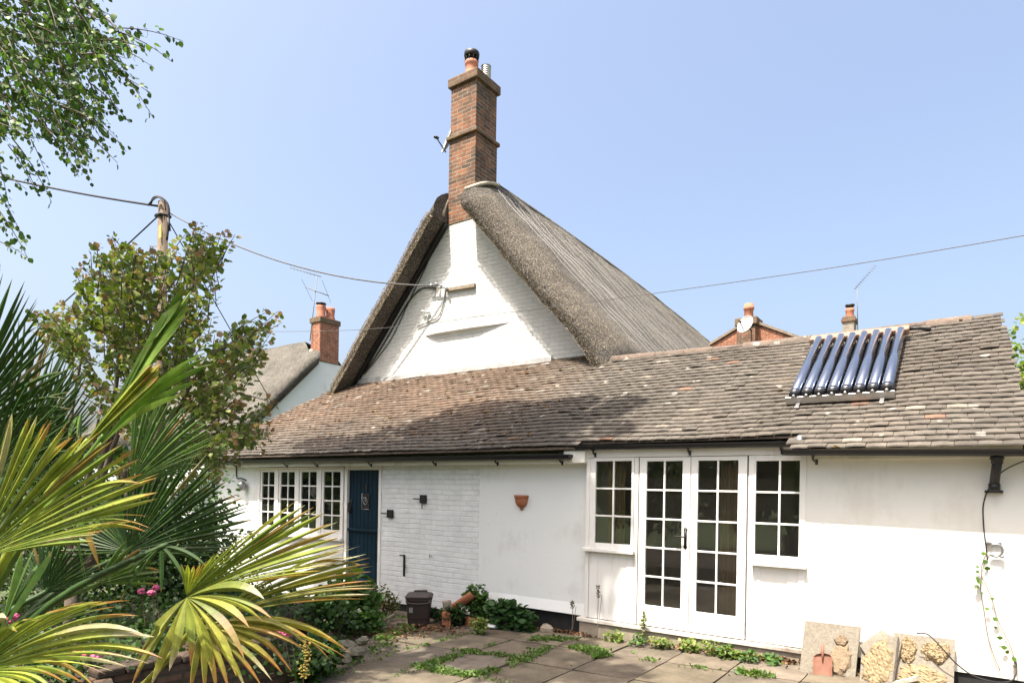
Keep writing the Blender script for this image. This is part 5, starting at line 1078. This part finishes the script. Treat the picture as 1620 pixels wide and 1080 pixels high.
# F5: tall deep-green fans at the top left
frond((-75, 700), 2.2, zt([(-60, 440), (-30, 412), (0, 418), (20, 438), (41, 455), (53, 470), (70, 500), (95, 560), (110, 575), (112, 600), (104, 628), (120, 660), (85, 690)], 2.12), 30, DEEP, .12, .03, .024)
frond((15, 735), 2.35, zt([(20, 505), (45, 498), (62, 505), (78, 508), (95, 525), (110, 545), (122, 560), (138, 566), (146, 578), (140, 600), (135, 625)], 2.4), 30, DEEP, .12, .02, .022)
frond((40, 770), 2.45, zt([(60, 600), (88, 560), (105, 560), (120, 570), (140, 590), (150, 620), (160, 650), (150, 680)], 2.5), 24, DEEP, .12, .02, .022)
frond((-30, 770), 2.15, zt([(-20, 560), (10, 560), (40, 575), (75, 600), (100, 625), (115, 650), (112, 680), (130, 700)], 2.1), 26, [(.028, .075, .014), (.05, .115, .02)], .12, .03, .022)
# F4: half-open spear leaves
frond((152, 706), 2.05, zt([(262, 492), (275, 474), (288, 456), (297, 446), (296, 460), (292, 474), (284, 494)], 2.0), 11, [(.10, .21, .03), (.24, .38, .06)], .08, .02, .018, .86, fold=.9, wmin=.009, jit=.012)
frond((150, 716), 2.05, zt([(300, 625, 1.85), (337, 562, 1.85), (328, 553, 1.9)], 1.9), 5, [(.10, .20, .03), (.22, .34, .05)], .2, .16, .014, .6)
frond((128, 712), 1.95, zt([(240, 575), (253, 577), (250, 586), (242, 598)], 1.9), 7, [(.17, .26, .03), (.42, .44, .06)], .6, .03, .017, .86, fold=.9, wmin=.009, jit=.012)
frond((130, 655), 2.2, zt([(110, 700, 2.1), (120, 690, 2.1), (128, 705, 2.1), (122, 735, 2.1), (112, 760, 2.1)], 2.1), 6, MID, .3, .3, .016, .6, False)
# F2: the big sunlit fan at the left edge
frond((-40, 885), 1.75, zt([(-45, 640), (-20, 640), (2, 655), (20, 656), (45, 659), (62, 661), (80, 666), (102, 672), (115, 677), (138, 681), (166, 688), (200, 702), (216, 714), (229, 737), (242, 748), (251, 764), (248, 778), (238, 802), (225, 815), (150, 850)], 1.68), 34, YEL, .55, .05, .026, .72, bend=-.03)
# F3: lower left fan
frond((-50, 1070), 1.6, zt([(-20, 930), (40, 972), (96, 960), (143, 941), (176, 955), (215, 947), (210, 972), (222, 985), (250, 1010), (246, 1040), (205, 1050), (150, 1055), (92, 1074), (30, 1095)], 1.52), 24, YEL, .8, .12, .026, .65, droop_end=.06)
# F1b: older frond hanging lower right, brown ended
frond((315, 985), 2.15, zt([(555, 868), (574, 863), (586, 886), (585, 919), (592, 936), (578, 950)], 2.1), 17, [(.13, .18, .03), (.40, .36, .06)], .95, .08, .020, .7, low=-.2)
frond((318, 990), 2.17, zt([(556, 1018), (552, 1030), (543, 1040), (530, 1034), (512, 990), (424, 1078), (386, 1088), (330, 1098), (300, 1092)], 2.12), 13, OLD, .95, .16, .016, .5, False, droop_end=.03)
# F1: the bright fan in front
frond((295, 943), 1.95, zt([(286, 893), (298, 890), (310, 895), (470, 795), (497, 801), (518, 815), (531, 826), (541, 838), (548, 853), (545, 869), (530, 884), (520, 896), (500, 908)], 1.90), 27, YEL, .5, .05, .026, .7, petiole=False)
frond((295, 945), 1.94, zt([(418, 936), (438, 988), (400, 968), (378, 1060), (360, 1054), (330, 1047), (294, 1038), (262, 1062), (240, 1078), (206, 1084), (215, 1040)], 1.82), 12, [(.16, .22, .03), (.44, .42, .07)], .7, .14, .017, .6, False, droop_end=.04)
# loose strap segments and stalks crossing the middle
frond((110, 800), 2.0, zt([(135, 925), (140, 945), (128, 880), (160, 900)], 2.0), 4, MID, .3, .12, .015, .5, False)
frond((255, 865), 2.3, zt([(330, 900), (320, 905), (262, 940), (215, 905), (205, 890), (190, 950)], 2.25), 6, DEEP, .3, .18, .009, .6)
frond((0, 1000), 1.9, zt([(38, 870), (62, 850), (30, 905), (80, 870)], 2.0), 4, MID, .2, .02, .014, .7, False)

# ================================================================== TREES
def in_poly(x, y, poly):
    c = False; n = len(poly)
    for i in range(n):
        x1, y1 = poly[i]; x2, y2 = poly[(i+1) % n]
        if (y1 > y) != (y2 > y) and x < (x2-x1)*(y-y1)/(y2-y1)+x1: c = not c
    return c
def twig_leaves(paths, per_m, size, pal, tip_pal=None, hang=.6, spread=.03):
    """leaves set alternately along twigs"""
    P = []; D = []; Cc = []; S_ = []
    for path in paths:
        path = [np.array(p) for p in path]; L = sum(np.linalg.norm(b_-a) for a, b_ in zip(path[:-1], path[1:])); n = max(3, int(L*per_m))
        for k in range(n):
            t = (k+random.random())/n; f = t*(len(path)-1); i = min(len(path)-2, int(f)); p = path[i]+(path[i+1]-path[i])*(f-i); d = path[i+1]-path[i]; d /= np.linalg.norm(d)+1e-9
            s = rng.normal(size=3); s -= d*(s@d); s /= np.linalg.norm(s)
            P.append(p+s*spread*random.random()); D.append(s*.9+d*.5+np.array([0, 0, -hang])); pl = tip_pal if tip_pal and t > .72 and random.random() < .7 else pal; Cc.append(np.array(random.choice(pl))*random.uniform(.75, 1.25)); S_.append(size*random.uniform(.65, 1.2)*(1-.25*t))
    return P, D, Cc, S_
def curve3(a, b_, droop, n=6):
    a, b_ = np.array(a), np.array(b_); m_ = (a+b_)/2+np.array([0, 0, droop*np.linalg.norm(b_-a)]); return [(1-t)**2*a+2*t*(1-t)*m_+t*t*b_ for t in np.linspace(0, 1, n)]
# ---- birch overhead, trunk out of frame to the left
birch = thing('birch_tree', 'birch with small toothed leaves hanging in from the top left', 'tree', (-8.3, .3, .1))
BT = np.array((-8.3, .3, .1)); tk = MB(); tk.tube(smooth_path([BT-[0, 0, .3], BT+[.1, .1, 3], BT+[.3, .4, 6.5], BT+[.5, .9, 10], BT+[.6, 1.2, 12.2]], 5), np.linspace(.20, .03, 21), 10); tk.build('trunk', M['birchbark'], birch, True)
poly = [(-120, -200), (120, -200), (168, -10), (188, 38), (215, 52), (235, 75), (240, 110), (232, 150), (190, 165), (196, 235), (160, 255), (140, 282), (100, 290), (70, 310), (30, 300), (20, 370), (-20, 410), (-120, 380)]
paths = []
tries = 0
while len(paths) < 560 and tries < 16000:
    tries += 1; px, py = random.uniform(-110, 170), -190+430*random.random()**1.15; a = R(random.uniform(5, 75)); L = random.uniform(40, 95); qx, qy = px+L*math.cos(a), py+L*math.sin(a)*1.0
    if not (in_poly(px, py, poly) and in_poly(qx, qy, poly)): continue
    if py > 190 and random.random() < .80: continue
    z = random.uniform(3.5, 5.6); paths.append(curve3(at(px, py, zd=z), at(qx, qy, zd=z+random.uniform(-.2, .2)), .12))
ext = [((175, 45), (290, 66)), ((185, 50), (272, 98)), ((170, 70), (243, 108)), ((170, 90), (243, 188)), ((165, 110), (240, 150)), ((120, 170), (200, 240)), ((100, 190), (186, 258)), ((60, 190), (145, 285)), ((70, 200), (125, 280)), ((20, 220), (82, 320)), ((20, 230), (60, 308)), ((-10, 270), (42, 300)), ((-20, 280), (42, 388)), ((-20, 310), (46, 412)), ((-40, 370), (42, 406)), ((-20, 190), (15, 330)), ((-40, 240), (10, 370)), ((140, 130), (205, 195)), ((90, 120), (165, 230))]
for a, b_ in ext:
    z = random.uniform(3.7, 4.4); paths.append(curve3(at(*a, zd=z), at(*b_, zd=z), .12, 8))
P, D, Cc, S_ = twig_leaves(paths, 52, .043, [(.06, .13, .02), (.085, .17, .03), (.04, .09, .018), (.12, .21, .04)], None, .7)
leaf_mesh('leaf', M['leaf'], P, D, rng.normal(size=(len(P), 3)), S_, Cc, birch, .95)
tw = MB()
for p in paths: tw.tube(p, np.linspace(.0045, .0015, len(p)), 4, caps=False)
limb_ends = [at(60, 40, zd=4.3), at(120, -80, zd=4.6), at(-40, 120, zd=4.4), at(150, 30, zd=4.0), at(20, 180, zd=4.2), at(-60, -60, zd=4.8), at(100, 110, zd=4.1), at(-40, 260, zd=4.3)]
for e in limb_ends: tw.tube(smooth_path([BT+[.2, .3, 4.2+random.uniform(0, 2.5)], (BT+[.2, .3, 6])*.45+np.array(e)*.55+[0, 0, .9], e], 6), np.linspace(.05, .007, 13), 6)
# the high crown, wholly above the frame, that shades the lean-to
crown = np.array((-6.6, 3.0, 10.4)); lobes = 70; Lc = rand_dirs(lobes)*rng.uniform(.30, .95, (lobes, 1)); n = 26000; k = rng.integers(0, lobes, n); pc_ = crown+(Lc[k]+rand_dirs(n)*.22*rng.uniform(0, 1, (n, 1))**.4)*np.array([3.0, 1.5, 2.7])
pp = np.array([project(p) for p in pc_]); zd_ = (pc_-CAM)@FW; keep = (zd_ < .2) | (pp[:, 1] < -25) | (pp[:, 0] < -25); pc_ = pc_[keep]; n = len(pc_)
leaf_mesh('leaf', M['leaf'], pc_, rng.normal(size=(n, 3))+[0, 0, -.5], rand_dirs(n), rng.uniform(.09, .15, n), pick_cols(n, [(.045, .105, .018), (.065, .14, .025)]), birch)
for l in Lc[::2]: e = crown+l*np.array([2.8, 1.8, 2.4]); pz = project(e); tw.tube(smooth_path([BT+[.3, .4, min(10, max(5, e[2]-2.2))], (BT+[.4, .7, e[2]-1])*.5+e*.5, e], 4), np.linspace(.05, .01, 9), 5)
tw.build('twig', M['twig'], birch)
for cc, rad, nn in (((-5.1, 1.7, 8.8), (1.7, 1.0, 1.7), 4200), ((-9.3, .2, 6.6), (1.6, 1.3, 1.7), 5000), ((-4.2, 1.2, 9.8), (1.2, .9, 1.2), 1800), ((-5.1, 3.1, 12.0), (1.3, 1.0, 1.1), 3000), ((-9.2, 3.2, 10.6), (1.4, 1.0, 1.0), 2500)):
    Lc = rand_dirs(22)*rng.uniform(.3, .95, (22, 1)); k = rng.integers(0, 22, nn); q_ = np.array(cc)+(Lc[k]+rand_dirs(nn)*.2)*np.array(rad); pp = np.array([project(p) for p in q_]); zd_ = (q_-CAM)@FW; q_ = q_[(zd_ < .2) | (pp[:, 1] < -25) | (pp[:, 0] < -25)]; nn = len(q_)
    leaf_mesh('leaf', M['leaf'], q_, rng.normal(size=(nn, 3))+[0, 0, -.5], rand_dirs(nn), rng.uniform(.08, .14, nn), pick_cols(nn, [(.045, .105, .018), (.065, .14, .025)]), birch)
# ---- bronze-tipped shrub tree between palm and house
bz_ = at(112, 760, zd=6.2); plum = thing('bronze_leaved_tree', 'small tree with green leaves and bronze pink shoot tips before the lean-to', 'tree', (bz_[0], bz_[1], .1))
poly = [(88, 480), (112, 440), (118, 425), (150, 382), (178, 374), (215, 392), (238, 388), (275, 395), (300, 360), (318, 352), (338, 362), (372, 370), (374, 388), (352, 425), (352, 455), (342, 490), (332, 520), (360, 528), (398, 505), (425, 490), (442, 500), (436, 535), (420, 560), (405, 590), (440, 640), (432, 668), (425, 700), (385, 735), (350, 770), (300, 800), (220, 790), (170, 740), (140, 660), (100, 560), (40, 520), (60, 490)]
paths = []; tries = 0
while len(paths) < 460 and tries < 16000:
    tries += 1; px, py = random.uniform(60, 430), random.uniform(370, 790)
    if not in_poly(px, py, poly): continue
    ox, oy = 255, 700; dx_, dy_ = px-ox, py-oy; L0 = math.hypot(dx_, dy_)+1; L = random.uniform(40, 80); a = math.atan2(dy_, dx_)+random.uniform(-.6, .6); qx, qy = px+math.cos(a)*L, py+math.sin(a)*L*(.8 if math.sin(a) < 0 else .35)
    if not in_poly(qx, qy, poly): continue
    z = 6.3+random.uniform(-.9, .9); paths.append(curve3(at(px, py, zd=z), at(qx, qy, zd=z+random.uniform(-.25, .25)), .05))
for a, b_ in [((285, 430), (313, 351)), ((295, 420), (322, 356)), ((335, 440), (372, 371)), ((330, 430), (352, 364)), ((200, 440), (178, 374)), ((215, 430), (205, 385)), ((140, 480), (116, 424)), ((125, 500), (88, 480)), ((165, 440), (150, 385)), ((385, 545), (440, 492)), ((370, 560), (446, 510)), ((360, 530), (425, 492)), ((380, 590), (425, 560)), ((370, 620), (440, 640)), ((370, 650), (432, 664)), ((370, 660), (430, 695)), ((380, 680), (420, 715)), ((250, 430), (240, 388)), ((265, 430), (282, 392)), ((100, 540), (42, 500)), ((110, 560), (60, 530)), ((350, 690), (345, 765)), ((330, 690), (330, 775))]:
    z = 6.1+random.uniform(-.4, .4); paths.append(curve3(at(*a, zd=z), at(*b_, zd=z), .04, 7))
P, D, Cc, S_ = twig_leaves(paths, 48, .070, [(.16, .23, .045), (.22, .29, .07), (.11, .17, .035), (.30, .33, .11)], [(.34, .20, .13), (.38, .25, .16), (.24, .19, .08), (.30, .27, .13)], .1, .04)
leaf_mesh('leaf', M['leaf'], P, D, rng.normal(size=(len(P), 3))*.7+[0, -.3, 1.0], S_, Cc, plum, 1.0)
tw = MB()
for p in paths: tw.tube(p, np.linspace(.006, .002, len(p)), 4, caps=False)
tw.build('twig', M['twig'], plum)
tk = MB(); b0 = np.array((bz_[0], bz_[1], .0))
tk.tube([b0, b0+[.02, .02, .7]], [.06, .05], 10)
for (ex, ey) in ((310, 470), (200, 480), (260, 450), (380, 580), (130, 560), (160, 640), (360, 670), (330, 560), (240, 560)):
    e = at(ex, ey, zd=6.3+random.uniform(-.6, .6)); f = b0+[.02, .02, .65]; tk.tube(smooth_path([f, (f*.5+e*.5)+[random.uniform(-.1, .1), random.uniform(-.1, .1), .12], e], 5), np.linspace(.042, .006, 11), 6)
tk.build('trunk', M['bark'], plum, True)
# ---- the garden behind the viewer, seen in the window panes
for i, (x, y, r, h) in enumerate(((-9.5, -7.5, 1.9, 4.6), (-6.2, -8.3, 1.9, 5.2), (-3.0, -8.0, 1.8, 4.4), (.2, -8.6, 1.9, 5.4), (3.4, -8.2, 1.9, 4.8), (6.6, -8.0, 1.9, 5.0), (9.6, -7.4, 1.9, 4.6))):
    bush('garden_tree', ('first dark tree of the row at the back of the garden, farthest left', 'second tree from the left at the back of the garden', 'lowest tree at the back of the garden', 'tallest tree at the back of the garden', 'fifth tree from the left at the back of the garden', 'sixth tree from the left at the back of the garden', 'last tree on the right at the back of the garden')[i], 'tree', (x, y, h/2-.1), (r, 1.3, h/2), 2600, .17, DARK+GREEN, None, 'trees at the back of the garden', 6, 26, 1, .42)
# ---- far-off belt of trees round the village: one mass
n = 16000; a = rng.uniform(-.35, 2*math.pi-.35, n); r_ = 46+rng.normal(size=n)*2.5+6*np.sin(a*5); hmax = 5.2+1.3*np.sin(a*13)+.8*np.sin(a*29); z = rng.uniform(0, 1, n)**.8*hmax
P = np.stack([r_*np.cos(a)-3, r_*np.sin(a)+6, z], 1); kind(leaf_mesh('far_woodland', M['leaf'], P, rng.normal(size=(n, 3)), rand_dirs(n), rng.uniform(.7, 1.4, n), pick_cols(n, DARK+GREEN), None), 'stuff')
# tidy: everything top-level that is structure has its kind; remove unused marks
for o in bpy.data.objects:
    if '_o' in o: del o['_o']
